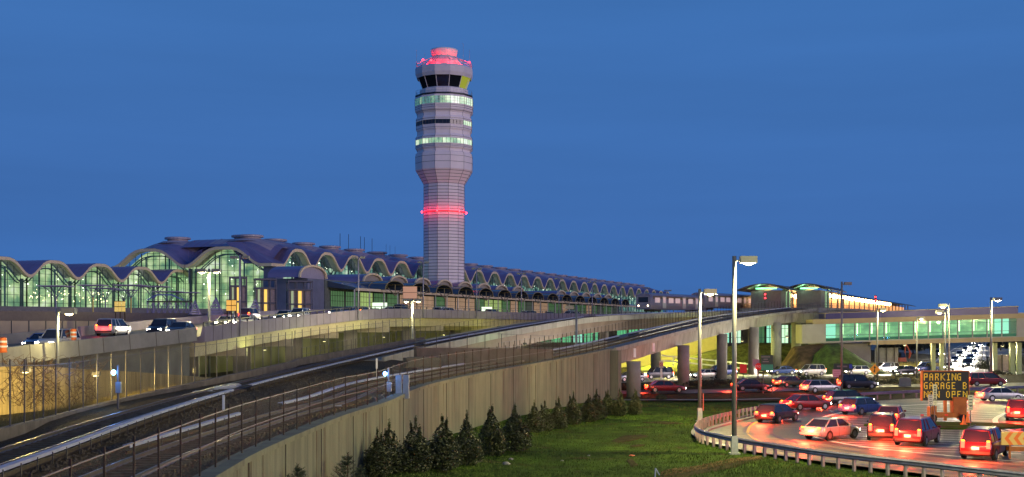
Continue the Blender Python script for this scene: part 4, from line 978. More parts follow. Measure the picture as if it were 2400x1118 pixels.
for i in range(13):
    a = 1935 + i * 34.5; b_ = a + 34.5
    wn = fb_slab('window', M['fb_glass'], a + .6, b_ - .6, (760, 746), (801, 789), .25, .30)
    fb_slab('hall_interior', M['fb_in'] if i not in (0, 12) else emat('fb_bright', (.50, .95, .85), .95), a, b_, (760, 746), (796, 784), 3.4, 3.6)
    fb_slab('mullion', M['fb_grey'], a - .8, a + .8, (759, 746), (802, 789), .0, .35)
    fb_slab('transom', mat('transom', (.12, .28, .22), .5, var=0), a + .8, b_ - .8, (766, 753), (767, 754), .1, .24)
    fb_slab('transom', mat('transom', (.12, .28, .22), .5, var=0), a + .8, b_ - .8, (786, 774), (787.2, 775.2), .1, .24)
    fb_slab('sill_panel', mat('sill_teal', (.06, .20, .19), .4, var=.1), a + .8, b_ - .8, (793, 781), (801.5, 789.5), .3, .4)
    if i not in (0, 12): fb_slab('lamp_panel', emat('lamp_panel', (.85, 1, .62), 2.6), a + 11, a + 14, (761, 747), (785, 773), 2.0, 2.1)
    if i % 2 == 0 and i not in (0, 12): fb_slab('lamp_panel', emat('lamp_panel2', (.5, .85, .4), 1.0), a + 21, a + 23, (764, 750), (783, 771), 2.6, 2.7)
k = MB()
for i in range(14): a = 1935 + i * 34.2; p = FB(a, lin(a, 734, 718), .25); q_ = FB(a, lin(a, 746, 733), .25); k.bar(p, q_, .12, 4)
k.build('roof_ribs', M['fb_beige'], fb)
for px, r_ in ((2187, .32), (2207, .30), (2331, .34), (2372, .36), (2388, .34)):
    Yp = 212 - (px - 1935) * 12 / 465 + 2.4; p = P(px, 803, Yp); k = MB(); k.box((0, 0, p.z / 2), (r_ * 2, r_ * 2, p.z)); k.build('post', mat('post_green', (.36, .42, .24), .6, var=.1), fb, loc=(p.x, p.y, 0))
# grey abutment under the left end
k = MB(); A_ = P(1925, 804, 214); B_ = P(2041, 804, 211); k.hexa([(A_.x, A_.y, 0), (B_.x, B_.y, 0), (B_.x, B_.y + 4, 0), (A_.x, A_.y + 4, 0), tuple(A_), tuple(B_), (B_.x, B_.y + 4, B_.z), (A_.x, A_.y + 4, A_.z)])
k.build('abutment', mat('abut_grey', (.22, .20, .24), .8, var=.12, scale=.5), fb)

# lit concourse building behind and below the viaducts
cb = thing('concourse', 'low building with green glowing windows seen under the railway viaducts', 'building')
a0, a1 = P(1240, 790, 262), P(1935, 790, 246)
def CBp(u, z, back=0): p = a0.lerp(a1, u); return V(p.x, p.y + back, z)
k = MB(); k.hexa([CBp(0, 3.6, .4), CBp(1, 3.6, .4), CBp(1, 3.6, 9), CBp(0, 3.6, 9), CBp(0, 8.5, .4), CBp(1, 8.5, .4), CBp(1, 8.5, 9), CBp(0, 8.5, 9)]); k.build('wall', M['conc_dark'], cb)
k = MB(); k.hexa([CBp(0, -.1, .3), CBp(1, -.1, .3), CBp(1, -.1, 9), CBp(0, -.1, 9), CBp(0, 3.6, .3), CBp(1, 3.6, .3), CBp(1, 3.6, 9), CBp(0, 3.6, 9)]); k.build('base', M['conc_plain'], cb)
GM = [emat('conc_green', (.10, .50, .24), .95), emat('conc_teal', (.30, .80, .62), .95), emat('conc_pale', (.62, .95, .70), 1.0), emat('conc_dim', (.04, .16, .08), .8)]
random.seed(2)
for i in range(26):
    u0, u1 = i / 26 + .003, (i + 1) / 26 - .003
    if i in (7, 12, 19): continue
    k = MB(); k.quad(CBp(u0, 4.6, .3), CBp(u1, 4.6, .3), CBp(u1, 8.2, .3), CBp(u0, 8.2, .3)); wn = k.build('window', GM[[0, 3, 0, 0, 1, 0, 0, 3, 0, 0, 1, 0, 3, 0, 1, 2, 0, 1, 2, 1, 3, 1, 2, 3, 1, 2][i]], cb)
    k = MB()
    for j in range(4): k.bar(CBp(u0 + (u1 - u0) * j / 3, 4.5, .2), CBp(u0 + (u1 - u0) * j / 3, 8.3, .2), .07, 4)
    for z_ in (4.5, 5.7, 7.5): k.bar(CBp(u0, z_, .2), CBp(u1, z_, .2), .06, 4)
    k.build('frame', M['mull'], wn)

# yellow-lit ramp wall, berm and white rail fence behind the viaduct
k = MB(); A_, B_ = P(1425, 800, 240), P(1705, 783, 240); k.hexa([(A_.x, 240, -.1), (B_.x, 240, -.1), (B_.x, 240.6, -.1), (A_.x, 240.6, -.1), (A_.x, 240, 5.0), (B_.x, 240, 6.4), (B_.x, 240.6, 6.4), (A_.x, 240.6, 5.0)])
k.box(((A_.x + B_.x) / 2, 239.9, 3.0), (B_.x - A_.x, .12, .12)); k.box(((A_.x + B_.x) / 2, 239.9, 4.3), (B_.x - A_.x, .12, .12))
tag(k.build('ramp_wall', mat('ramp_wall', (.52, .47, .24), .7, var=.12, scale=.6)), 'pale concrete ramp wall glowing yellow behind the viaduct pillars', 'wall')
def mound(nm, m_, label, prof_px, Yc, dY, cat='grass bank'):
    """ridge given as (px, y) at depth Yc, falling to the ground dY metres in front and behind"""
    k = MB(); nr = 9; pts_ = []
    for i in range(len(prof_px) - 1):
        for j in range(6): t_ = j / 6; pts_.append((prof_px[i][0] + (prof_px[i + 1][0] - prof_px[i][0]) * t_, prof_px[i][1] + (prof_px[i + 1][1] - prof_px[i][1]) * t_))
    pts_.append(prof_px[-1])
    for px, y in pts_:
        c_ = P(px, y, Yc)
        for j in range(nr):
            a = -1 + 2 * j / (nr - 1); zz = -.15 + (c_.z + .15) * max(0, math.cos(a * math.pi / 2)) ** 1.1 + .15 * noise2(c_.x * 1.4, a * 7) * (abs(a) < .9)
            k.v.append((c_.x, Yc + a * dY, zz))
    for i in range(len(pts_) - 1):
        for j in range(nr - 1): k.f.append((i * nr + j, i * nr + j + 1, (i + 1) * nr + j + 1, (i + 1) * nr + j))
    o = k.build(nm, m_, smooth=True); o['kind'] = 'structure'; return o
mound('grass_bank', mat('bank_grass', (.085, .10, .022), .95, var=.55, scale=1.3, bump=.8, bscale=4), '', [(1470, 866), (1560, 850), (1640, 828), (1700, 812), (1760, 804), (1880, 803), (1900, 812), (1935, 850)], 229, 10)
mound('earth_bank', mat('bank_soil', (.10, .06, .035), .95, var=.5, scale=.9, bump=.7, bscale=3), '', [(1830, 868), (1860, 812), (1900, 806), (1960, 806), (1990, 822), (2040, 866)], 214, 8)
mound('grass_hillock', mat('hillock_grass', (.035, .06, .015), .95, var=.5, scale=1.0, bump=.8, bscale=3, col2=(.07, .12, .02)), '', [(1895, 864), (1915, 825), (1935, 806), (1965, 806), (1995, 825), (2045, 858), (2070, 872)], 208, 7)
wr = thing('rail_fence', 'white two-rail timber fence descending in front of the grassy bank behind the pillars', 'fence')
fp = [P(1545, 831, 219), P(1620, 838, 219), P(1690, 845, 218), P(1750, 851, 217), P(1800, 862, 215)]; fp = smooth_path(fp, 1.5)
for i, (p, d, rt) in enumerate(along(fp, 2.5)):
    k = MB(); k.box((p.x, p.y, p.z - .9), (.2, .2, 1.9)); k.build('post', M['white'], wr)
for dz in (-.12, -1.0):
    k = MB(); k.sweep(fp, [(-.05, dz - .12), (.05, dz - .12), (.05, dz + .12), (-.05, dz + .12)]); k.build('rail', M['white'], wr)

# ================================================================ roads
def road(nm, pts_, wd, m_, z=.05, step=3):
    q = smooth_path([V(p.x, p.y, z) for p in pts_], step); k = MB(); k.sweep(q, [(-wd / 2, 0), (wd / 2, 0)], closed=False); struct(k.build(nm, m_)); return q
# terrain east of the wall end
k = MB(); k.add([(8, 128, -.02), (260, 128, -.02), (420, 900, -.06), (-20, 900, -.06)], [(0, 1, 2, 3)]); struct(k.build('verge', M['soil']))
LO = [G(1812, 966), G(1760, 976), G(1700, 990), G(1655, 1003), G(1636, 1018), G(1650, 1032), G(1690, 1043), G(1721, 1050), G(1800, 1064), G(1900, 1080), G(2000, 1093), G(2100, 1105), G(2200, 1117), G(2300, 1130), G(2420, 1146), G(2600, 1170)]
LOs = smooth_path(LO, 1.2)
BK = smooth_path([G(1812, 966), G(1900, 951), G(2000, 943), G(2150, 935), G(2300, 928), G(2480, 921), G(2700, 915)], 2)
k = MB(); poly = [(p.x, p.y, .05) for p in LOs] + [(p.x, p.y, .05) for p in reversed(BK)]; k.add(poly, [tuple(range(len(poly)))]); lo_ = struct(k.build('loop_road', M['asphalt_pale']))
bm = bmesh.new(); bm.from_mesh(lo_.data); bmesh.ops.triangulate(bm, faces=bm.faces[:]); bm.to_mesh(lo_.data); bm.free()
# darker worn asphalt where the lanes run
def inlay(nm, px_pts, m_, z):
    q = [G(a, b_) for a, b_ in px_pts]; q.append(q[0]); q = smooth_path(q, 1.5); k = MB(); pl = [(p.x, p.y, z) for p in q[:-1]]; k.add(pl, [tuple(range(len(pl)))]); o = struct(k.build(nm, m_))
    bm = bmesh.new(); bm.from_mesh(o.data); bmesh.ops.triangulate(bm, faces=bm.faces[:]); bm.to_mesh(o.data); bm.free(); return o
inlay('lane_asphalt', [(1780, 985), (1870, 962), (2020, 950), (2200, 942), (2420, 936), (2600, 950), (2600, 1100), (2400, 1090), (2200, 1075), (2000, 1052), (1850, 1030), (1775, 1008)], M['asphalt'], .054)
def line(pts_, wd, m_, z=.058, nm='road_line', dash=None, parent=None):
    q = smooth_path([V(p.x, p.y, z) for p in pts_], 1.2); k = MB(); k.sweep(q, [(-wd / 2, 0), (wd / 2, 0)], closed=False); return struct(k.build(nm, m_))
wl = [G(2560, 930), G(2300, 944), G(2150, 950), (G(2020, 960)), G(1945, 975), G(1902, 992), G(1890, 1010), G(1905, 1024), G(1960, 1038), G(2040, 1051), G(2140, 1062), G(2280, 1075), G(2440, 1088)]
line(wl, .32, M['paint'])
line([G(2600, 952), G(2430, 957), G(2370, 966), G(2337, 980), G(2334, 992), G(2352, 1004), G(2400, 1018), G(2470, 1030)], .42, M['paint'])
line([G(1752, 1016), G(1757, 1002), G(1775, 990), G(1800, 984)], .2, M['paint_y'])
line([G(1752, 1018), G(1775, 1033), G(1850, 1054), G(1960, 1072), G(2060, 1085), G(2160, 1096), G(2260, 1107)], .14, M['paint_y'])
k = MB()
for i in range(22):
    y_ = 954 + i * 4.6 + i * i * .04; x0 = 1893 + abs(y_ - 1008) ** 1.5 * .40 + 12; x1 = 2330 + abs(y_ - 985) ** 1.3 * .25
    if y_ > 1058: break
    p, q_ = G(x0, y_), G(x1, y_ + 16 if y_ < 1040 else y_ + 10); p.z = q_.z = .0585; d = (q_ - p).normalized(); n_ = Vector((-d.y, d.x, 0)) * .09
    k.quad(p - n_, q_ - n_, q_ + n_, p + n_)
struct(k.build('hatched_markings', M['paint']))
for o_ in (2.6, 4.3, 6.4, 8.0):
    q = offset(smooth_path([V(p.x, p.y, .0562 + o_ * .0001) for p in wl[3:]], 1.2), o_); k = MB(); k.sweep(q, [(-.22, 0), (.22, 0)], closed=False); struct(k.build('tyre_wear', mat('tyre_wear', (.045, .042, .038), .42, var=.5, scale=.6)))
# island of grass with the message sign
ic = G(2215, 1000); k = MB(); k.lathe([(6.2, 0.06), (6.1, .14), (5.6, .16)], 24, (0, 0, 0)); isl = struct(k.build('island_grass', M['grass'])); isl.location = (ic.x, ic.y, 0); isl.scale = (1.0, .55, 1)
# kerb inside the loop bend
KB = smooth_path([G(1812, 972), G(1760, 982), G(1700, 998), G(1662, 1010), G(1650, 1018)], 1.2); k = MB(); k.sweep([V(p.x, p.y, 0) for p in KB], [(-.15, .06), (.15, .06), (.15, .18), (-.15, .18)]); struct(k.build('kerb', M['conc_plain']))
q_white = road('far_road', [G(1150, 899), G(1300, 896), G(1445, 893), G(1600, 888), G(1800, 881), G(2000, 876), G(2170, 873), G(2420, 873)], 13, M['asphalt_pale'], .05)
q_ramp = road('approach_road', [G(2232, 874), G(2247, 850), G(2262, 830), G(2277, 812), G(2290, 801), G(2298, 794)], 11.5, M['asphalt_pale'], .056, 10)
q_red = road('slip_road', [G(1250, 921), G(1450, 920), G(1640, 918), G(1800, 914), G(1900, 908), G(2000, 905), G(2200, 904), G(2480, 900)], 8, M['asphalt'], .052)
line([G(1300, 938), G(1560, 937), G(1700, 937), G(1830, 934)], 1.6, M['conc_plain'], .02, 'footpath')
line([G(1850, 938), G(1990, 928), G(2150, 922), G(2300, 918), G(2480, 913)], 2.6, M['grass'], .02, 'grass_strip')
line([G(1900, 893), G(2050, 892), G(2150, 890)], .8, M['conc_plain'], .12, 'kerb_strip')
k = MB(); k.sweep(offset(cut(q_ramp, 200, 800), 0, .0), [(-5.2, .006), (-5.0, .006)], closed=False); k.sweep(q_ramp, [(5.0, .006), (5.2, .006)], closed=False); struct(k.build('edge_lines', M['paint']))
far = MB(); far.quad(V(120, 330, .0), V(330, 330, .0), V(420, 900, .0), V(150, 900, .0)); struct(far.build('far_car_park', M['asphalt_pale']))

# ================================================================ guard rails
def guardrail(label, path, step=1.05, mrail=None, h=.80):
    t = thing('guard_rail', label, 'guard rail'); mrail = mrail or mat('guardrail_steel', (.24, .24, .33), .42, metal=.6, var=.2, scale=2)
    for i, (p, d, rt) in enumerate(along(path, step)[:100]):
        k = MB(); k.box((p.x - rt.x * .0, p.y - rt.y * .0, h / 2 - .12), (.13, .16, h + .24), math.atan2(d.y, d.x)); k.build('post', mat('guardrail_post', (.34, .28, .27), .6, metal=.3, var=.2, scale=3), t)
    k = MB(); W_ = [(.10, h - .31), (.16, h - .25), (.10, h - .19), (.10, h - .14), (.16, h - .08), (.10, h - .0), (.085, h), (.085, h - .31)]
    k.sweep([V(p.x, p.y, 0) for p in path], W_); k.build('rail', mrail, t)
    return t
gp = [p for p in smooth_path([G(1812, 968), G(1760, 977), G(1700, 991), G(1655, 1004), G(1632, 1020), G(1646, 1035), G(1690, 1047), G(1721, 1054), G(1800, 1068), G(1900, 1085), G(2000, 1098), G(2100, 1110), G(2200, 1122), G(2300, 1135), G(2440, 1152)], .8)]
guardrail('long curved steel guard rail sweeping round the near edge of the loop road', gp, 1.12)
guardrail('straight guard rail on the grass strip behind the loop road', smooth_path([G(1830, 960), G(1900, 947), G(2000, 939), G(2150, 931), G(2300, 924), G(2480, 917)], 2), 2.2)

# ================================================================ street lamps
def lamp_post(px, yt, yb, Y, label, arms='R', lit=True, r=.13, power=5200, base=False, zb=None, col=(1, .84, .34), group='street lamps', hs=1.0, thin=False):
    p = P(px, yb, Y) if zb is None else V((px - 1200) / F * Y, Y, zb); H = P(px, yt, Y).z - p.z
    t = thing('street_lamp', label, 'street lamp', (p.x, p.y, p.z), 0, group)
    k = MB(); k.lathe([(r, 0), (r * .82, H)], 12); k.build('pole', M['lampgrey'] if not thin else mat('lamp_purple', (.28, .27, .38), .5, metal=.3, var=0), t, smooth=True)
    if base: k = MB(); k.box((0, 0, .45), (.42, .42, 1.1), taper=.85); k.box((0, 0, -.12), (.62, .62, .2)); k.build('base_cover', M['galv'], t)
    sg = {'R': (1,), 'L': (-1,), 'B': (1, -1)}[arms]
    for s_ in sg:
        ln = 1.0 * hs; hw = .42 * hs
        k = MB(); k.bar((0, 0, H - .28), (s_ * (.35 * hs), 0, H - .28), .05, 6); k.build('arm', M['lampgrey'], t)
        k = MB(); k.box((s_ * (.35 * hs + ln / 2), 0, H - .22), (ln, .6 * hs, .42 * hs)); hd = k.build('lamp_head', M['lampgrey'], t)
        if lit:
            k = MB(); k.lathe([(.30 * hs, 0), (.24 * hs, -.07), (.05, -.12)], 10, (s_ * (.35 * hs + ln / 2), 0, H - .22 - .21 * hs)); k.build('lens', M['lit'], hd)
            point_lamp((s_ * (.35 * hs + ln / 2), 0, H - .75), power / len(sg), col, .18, t)
    return t
lamp_post(1721, 600, 1060, G(1721, 1060).y, 'tallest thick silver lamp post standing on the grass by the guard rail', r=.155, base=True, power=11000)
lamp_post(1640, 677, 985, G(1640, 985).y, 'silver lamp post with a red tag, just left of the tallest lamp post', r=.15, base=True, power=8000)
lamp_post(135, 722, 985, 92, 'lamp post rising in front of the yellow-lit wall at far left', r=.13, power=1500, zb=1.9)
lamp_post(490, 630, 882, G(490, 882, 1.9).y, 'double-headed lamp post lit yellow beside the end of the chain link fence', arms='B', r=.17, power=5200, base=False)
lamp_post(966, 700, 800, 175, 'double-headed lamp post lit white between the tracks and the elevated road', arms='B', r=.17, power=5000, zb=1.0)
lamp_post(1351, 716, 830, 150, 'grey lamp post with a left-hand head standing between the two viaducts', arms='L', r=.16, power=1500, zb=.0, lit=False)
lamp_post(1973, 660, 925, G(1973, 925).y, 'blue-tinted lamp pole right of the green direction signs, its head unlit', r=.13, lit=False, hs=.8)
lamp_post(2056, 722, 848, 188, 'lit lamp post above the orange diamond sign', power=4500, zb=0, r=.15)
lamp_post(2149, 742, 872, 188, 'thin lamp post in front of the middle of the footbridge', power=900, zb=0, r=.12, hs=.8)
lamp_post(2216, 727, 885, 180, 'shorter of two close lamp posts before the footbridge, head to the left', arms='L', power=2200, zb=0, r=.12)
lamp_post(2224, 712, 900, 166, 'taller of two close lamp posts before the footbridge, head to the left', arms='L', power=2200, zb=0, r=.12)
lamp_post(2323, 697, 905, G(2323, 905).y, 'tall lamp post with a right-hand head, right of the dazzling approach road', r=.16, power=13000)
TH = [(562, 598, 790, 'first'), (840, 600, 752, 'second'), (992, 612, 757, 'third'), (1117, 627, 757, 'fourth'), (1222, 639, 757, 'fifth'), (1310, 651, 748, 'sixth'), (1388, 659, 745, 'seventh'), (1456, 667, 740, 'eighth'), (1514, 673, 738, 'ninth'), (1565, 679, 737, 'tenth')]
for i, (px, yt, yb, wd) in enumerate(TH):
    # find the depth on the road edge for this pixel column
    best = min(HW, key=lambda p: abs(1200 + F * p.x / p.y - px)); Yl = best.y; q = best
    lamp_post(px, yt, 0, Yl - .3, '%s thin unlit lamp pole from the left along the elevated road' % wd, arms='B', lit=False, r=.11, zb=q.z - 1.5, thin=True, hs=.75, group='thin lamp poles along the elevated road')
lp_ = lamp_post(2620, 560, 1130, 46, 'added street lamp out of view to the right, lighting wall and lawn', arms='L', power=16000, zb=0, col=(1, .90, .36))  # unseen lamp added to throw yellow light on wall and grass
# lamps hidden under decks and on walls that the photograph shows by their light
def wall_lamp(p, power, col, label, tgt=None):
    t = thing('flood_lamp', label, 'flood lamp', p); k = MB(); k.box((0, 0, .12), (.5, .3, .25)); k.bar((0, .1, .2), (0, .1, .8), .04, 5); hd = k.build('housing', M['galv_dark'], t)
    k = MB(); k.box((0, 0, -.03), (.3, .16, .03)); k.build('lens', emat('flood_glow', (1, .9, .5), 3), hd); point_lamp((0, 0, -.3), power, col, .25, t)
wall_lamp(P(1570, 800, 226), 8500, (1, .88, .12), 'flood lamp over the white fence between the second and third pillars')
wall_lamp(P(1500, 812, 226), 4500, (1, .88, .12), 'flood lamp just right of the first pillar')
wall_lamp(P(1740, 800, 212), 2200, (.95, .95, .22), 'flood lamp beside the fourth pillar over the grass bank')
wall_lamp(P(1845, 790, 205), 500, (.7, .95, .35), 'flood lamp near the foot of the station pillars')
wall_lamp(P(60, 872, 70), 4500, (1, .72, .20), 'flood lamp on the yard wall at far left')
wall_lamp(P(225, 880, 78), 3200, (1, .72, .22), 'flood lamp on the yard wall near the blue light')
for px, y, Y, pw_ in ((620, 820, 140, 500), (760, 800, 160, 600), (900, 790, 190, 650), (1040, 785, 215, 650), (1180, 780, 245, 600)):
    wall_lamp(P(px, y, Y), pw_, (.75, .85, .22), 'flood lamp under the elevated road, %s' % {620: 'behind the left pier', 760: 'behind the second pier', 900: 'behind the third pier', 1040: 'behind the white lamp post', 1180: 'at the far end'}[px])
wall_lamp(P(1230, 808, 150), 700, (.5, .9, .4), 'flood lamp on the ground between the two viaducts')
wall_lamp(P(2120, 810, 215), 5000, (1, .85, .35), 'flood lamp under the middle of the footbridge')
wall_lamp(P(2350, 812, 206), 3500, (1, .9, .45), 'flood lamp under the right end of the footbridge')
# ================================================================ vehicles
M['tyre'] = mat('tyre', (.02, .02, .02), .85, var=0); M['rim'] = mat('rim', (.35, .35, .36), .3, metal=.8, var=0)
M['cglass'] = mat('car_glass', (.018, .02, .028), .06, var=0, spec=.8)
M['head'] = emat('headlamp', (1, .93, .80), 60); M['tail'] = emat('taillamp', (1, .03, .015), 14); M['amber'] = emat('indicator', (1, .40, .03), 5)
M['plate'] = mat('plate', (.72, .72, .70), .5, var=0); M['trimb'] = mat('car_trim', (.03, .03, .03), .6, var=0)
PAINT = {'red': (.20, .012, .018), 'black': (.02, .02, .03), 'silver': (.42, .42, .44), 'white': (.62, .62, .60), 'blue': (.03, .06, .22), 'green': (.04, .09, .06)}
def paint(c):
    m = mat('car_paint_' + c, PAINT[c], .28, metal=.25, var=0); m.node_tree.nodes['Principled BSDF'].inputs['Coat Weight'].default_value = .7; return m
KINDS = {  # L, W, belt, roof, (cabin bottom front, cabin top front, cabin top rear, cabin bottom rear), bonnet z
    'sedan': (4.6, 1.78, .92, 1.42, (1.05, .40, -1.05, -1.75), .86, .98),
    'suv': (4.7, 1.86, 1.05, 1.76, (1.15, .55, -2.00, -2.28), .98, 1.08),
    'minivan': (4.9, 1.90, 1.02, 1.74, (1.75, .75, -2.05, -2.38), .95, 1.05),
    'wagon': (4.7, 1.78, .93, 1.48, (1.05, .40, -1.75, -2.25), .86, .98)}
def make_car(kind, color, label, cat='car'):
    L, Wd, zb, zr, (cf, tf, trr, cr), zh, zd = KINDS[kind]; m_ = paint(color); hw = Wd / 2
    t = thing('parked_' + kind if False else kind, label, cat)
    st = [(-L / 2, .38, zb - .18, .86), (-L / 2 + .12, .28, zb - .02, .95), (-L / 2 + .5, .24, zb, 1.0), (cr + .1, .24, zb, 1.0), (0, .24, zb, 1.0), (cf, .24, zb - .02, 1.0), (cf + .5, .24, zh - .02, .99), (L / 2 - .4, .26, zh - .12, .96), (L / 2 - .1, .30, zh - .22, .88), (L / 2, .38, zh - .34, .80)]
    k = MB(); n = 10
    for x_, z0, z1, s_ in st:
        w_ = hw * s_
        for y_, z_ in ((-w_ * .86, z0), (-w_ * .98, z0 + .12), (-w_, z0 + (z1 - z0) * .5), (-w_ * .97, z1 - .06), (-w_ * .88, z1), (w_ * .88, z1), (w_ * .97, z1 - .06), (w_, z0 + (z1 - z0) * .5), (w_ * .98, z0 + .12), (w_ * .86, z0)): k.v.append((x_, y_, z_))
    for i in range(len(st) - 1):
        for j in range(n): k.f.append((i * n + j, i * n + (j + 1) % n, (i + 1) * n + (j + 1) % n, (i + 1) * n + j))
    k.f += [tuple(range(n)), tuple(range((len(st) - 1) * n, len(st) * n))]
    bd = k.build('body', m_, t, smooth=True)
    try:
        bd.data.set_sharp_from_angle(angle=math.radians(38))
    except Exception: pass
    # glasshouse
    b0, t0 = hw * .90, hw * .72; k = MB()
    k.hexa([(cr, -b0, zb - .02), (cf, -b0, zb - .02), (cf, b0, zb - .02), (cr, b0, zb - .02), (trr, -t0, zr - .05), (tf, -t0, zr - .05), (tf, t0, zr - .05), (trr, t0, zr - .05)]); k.build('windows', M['cglass'], t)
    k = MB(); k.hexa([(trr - .06, -t0 - .02, zr - .07), (tf + .06, -t0 - .02, zr - .07), (tf + .06, t0 + .02, zr - .07), (trr - .06, t0 + .02, zr - .07), (trr + .15, -t0 * .85, zr), (tf - .15, -t0 * .85, zr), (tf - .15, t0 * .85, zr), (trr + .15, t0 * .85, zr)])
    for sy in (-1, 1):
        for (xb, xt) in ((cr, trr), (cf, tf), ((cr + cf) / 2, (trr + tf) / 2)):
            k.bar((xb, sy * b0, zb - .02), (xt, sy * t0, zr - .05), .045, 4)
        if kind in ('suv', 'minivan'): k.bar((cr * .55, sy * b0 * 1.0, zb - .02), (trr * .6, sy * t0, zr - .05), .05, 4)
    k.build('roof', m_, t)
    if kind == 'suv':
        k = MB()
        for sy in (-1, 1): k.bar((trr + .3, sy * t0 * .85, zr + .06), (tf - .2, sy * t0 * .85, zr + .06), .025, 4)
        k.build('roof_rack', M['galv_dark'], t)
    for sx in (L / 2 - .88, -L / 2 + .92):
        for sy in (-1, 1):
            k = MB(); k.bar((sx, sy * (hw - .20), .34), (sx, sy * (hw + .01), .34), .34, 18); wh = k.build('wheel', M['tyre'], t)
            k = MB(); k.bar((sx, sy * (hw - .02), .34), (sx, sy * (hw + .02), .34), .20, 10); k.build('rim', M['rim'], wh)
    tall = kind in ('suv', 'minivan'); zl = zb - .16 if not tall else zb - .12; hl = .17 if not tall else .38
    for sy in (-1, 1):
        k = MB(); k.box((-L / 2 + .03, sy * hw * .74, zl - hl * .1), (.10, .30 if not tall else .20, hl)); k.build('taillight', M['tail'], t)
        k = MB(); k.box((-L / 2 + .05, sy * hw * .74, zl - hl * .1 + hl / 2 + .04), (.08, .16, .07)); k.build('indicator', M['amber'], t)
        k = MB(); k.box((L / 2 - .09, sy * hw * .64, zh - .32), (.12, .32, .15)); k.build('headlight', M['head'], t)
        k = MB(); k.box((cf - .25, sy * (hw + .09), zb + .04), (.12, .18, .13)); k.build('mirror', m_, t)
        k = MB()
        for xx in (cf * .9, (cf + cr) / 2, cr * .75): k.box((xx, sy * (hw + .001), zb - .36), (.015, .012, .6))
        k.box(((cf + cr) / 2 + .55, sy * (hw + .004), zb - .16), (.16, .02, .03)); k.build('door_seams', M['trimb'], t)
    k = MB(); k.box((-L / 2 - .03, 0, .46), (.16, Wd * .88, .16)); k.build('bumper', M['trimb'] if tall else m_, t)
    k = MB(); k.box((-L / 2 - .015, 0, zb - .34), (.04, .40, .16)); k.build('number_plate', M['plate'], t)
    k = MB(); k.box((L / 2 - .02, 0, .44), (.16, Wd * .80, .14)); k.box((L / 2 - .03, 0, .60), (.08, .8, .12)); k.build('grille', M['trimb'], t)
    return t
used = {}
def place(kind, color, p, ang, label, group, tail=0, headp=0, cat=None):
    key = (kind, color); cat = cat or {'sedan': 'car', 'wagon': 'car', 'suv': 'car', 'minivan': 'van'}[kind]
    if key not in used:
        t = make_car(kind, color, label, cat); used[key] = t; t.location = (p.x, p.y, p.z); t.rotation_euler = (0, 0, ang); t['group'] = group
    else:
        src = used[key]; t = src.copy(); C.objects.link(t); t.location = (p.x, p.y, p.z); t.rotation_euler = (0, 0, ang); t['label'] = label; t['group'] = group
        for ch in list(src.children):
            if ch.type == 'LIGHT': continue
            c = ch.copy(); C.objects.link(c); c.parent = t
            for g_ in ch.children: d = g_.copy(); C.objects.link(d); d.parent = c
    d = Vector((math.cos(ang), math.sin(ang), 0)); L = KINDS[kind][0]
    if tail: point_lamp((-L / 2 - .7, 0, .85), tail, (1, .055, .02), .25, t)
    if headp:
        o = point_lamp((L / 2 + .15, 0, .65), headp, (1, .90, .72), .15, t, spot=95); o.rotation_euler = (0, math.radians(-74), 0)
    return t
Dg = math.radians
GL = 'cars driving round the loop road'
gz = lambda px, y: G(px, y) + V(0, 0, .058)
TP = 1050
place('suv', 'black', gz(2070, 1030), Dg(70), 'dark sport utility seen from behind with a bright number plate, left of the red minivan', GL, TP, 300)
place('sedan', 'red', gz(2088, 994), Dg(66), 'red saloon just ahead of the dark sport utility', GL, TP, 300)
place('minivan', 'red', gz(2150, 1042), Dg(58), 'red minivan beside the dark sport utility, below the message board', GL, TP, 300)
place('suv', 'red', gz(2308, 1074), Dg(57), 'large red sport utility nearest the viewer on the loop road', GL, TP, 300)
loop = [('sedan', 'silver', 1948, 1030, 40, 'silver saloon between the white line tip and the dark sport utility'),
        ('wagon', 'black', 1822, 990, 52, 'black estate car near the leftmost bend of the loop road'),
        ('sedan', 'red', 1890, 962, 24, 'red saloon leaving the bend on the back of the loop'), ('wagon', 'black', 1990, 951, 14, 'black estate car on the back straight of the loop'),
        ('sedan', 'silver', 2345, 941, 8, 'silver saloon on the back straight right of the message board'), ('suv', 'red', 2392, 985, 62, 'red sport utility at the right edge, inside the curved white line'),
        ('wagon', 'blue', 2022, 972, 40, 'blue estate car on the inner lane above the hatching')]
for kd, cl, px, y, a, lb in loop: place(kd, cl, gz(px, y), Dg(a), lb, GL, TP, 200)
GR = 'cars on the slip road behind the loop'
for i, (kd, cl, px, y, a, lb) in enumerate((('sedan', 'green', 1852, 908, 30, 'dark green saloon on the slip road right of the stop sign'), ('wagon', 'silver', 1925, 921, 20, 'silver estate car on the slip road left of the blue-tinted pole'),
        ('suv', 'black', 2010, 912, 5, 'black sport utility on the slip road under the diamond sign'), ('minivan', 'red', 2310, 905, 2, 'red minivan on the slip road right of the message board'),
        ('sedan', 'red', 1560, 921, 4, 'red saloon passing between the first two viaduct pillars'), ('sedan', 'black', 1762, 917, 6, 'black saloon passing right of the tallest lamp post'))):
    place(kd, cl, gz(px, y), Dg(a), lb, GR, 700)
GW = 'cars with dazzling headlights on the far road'
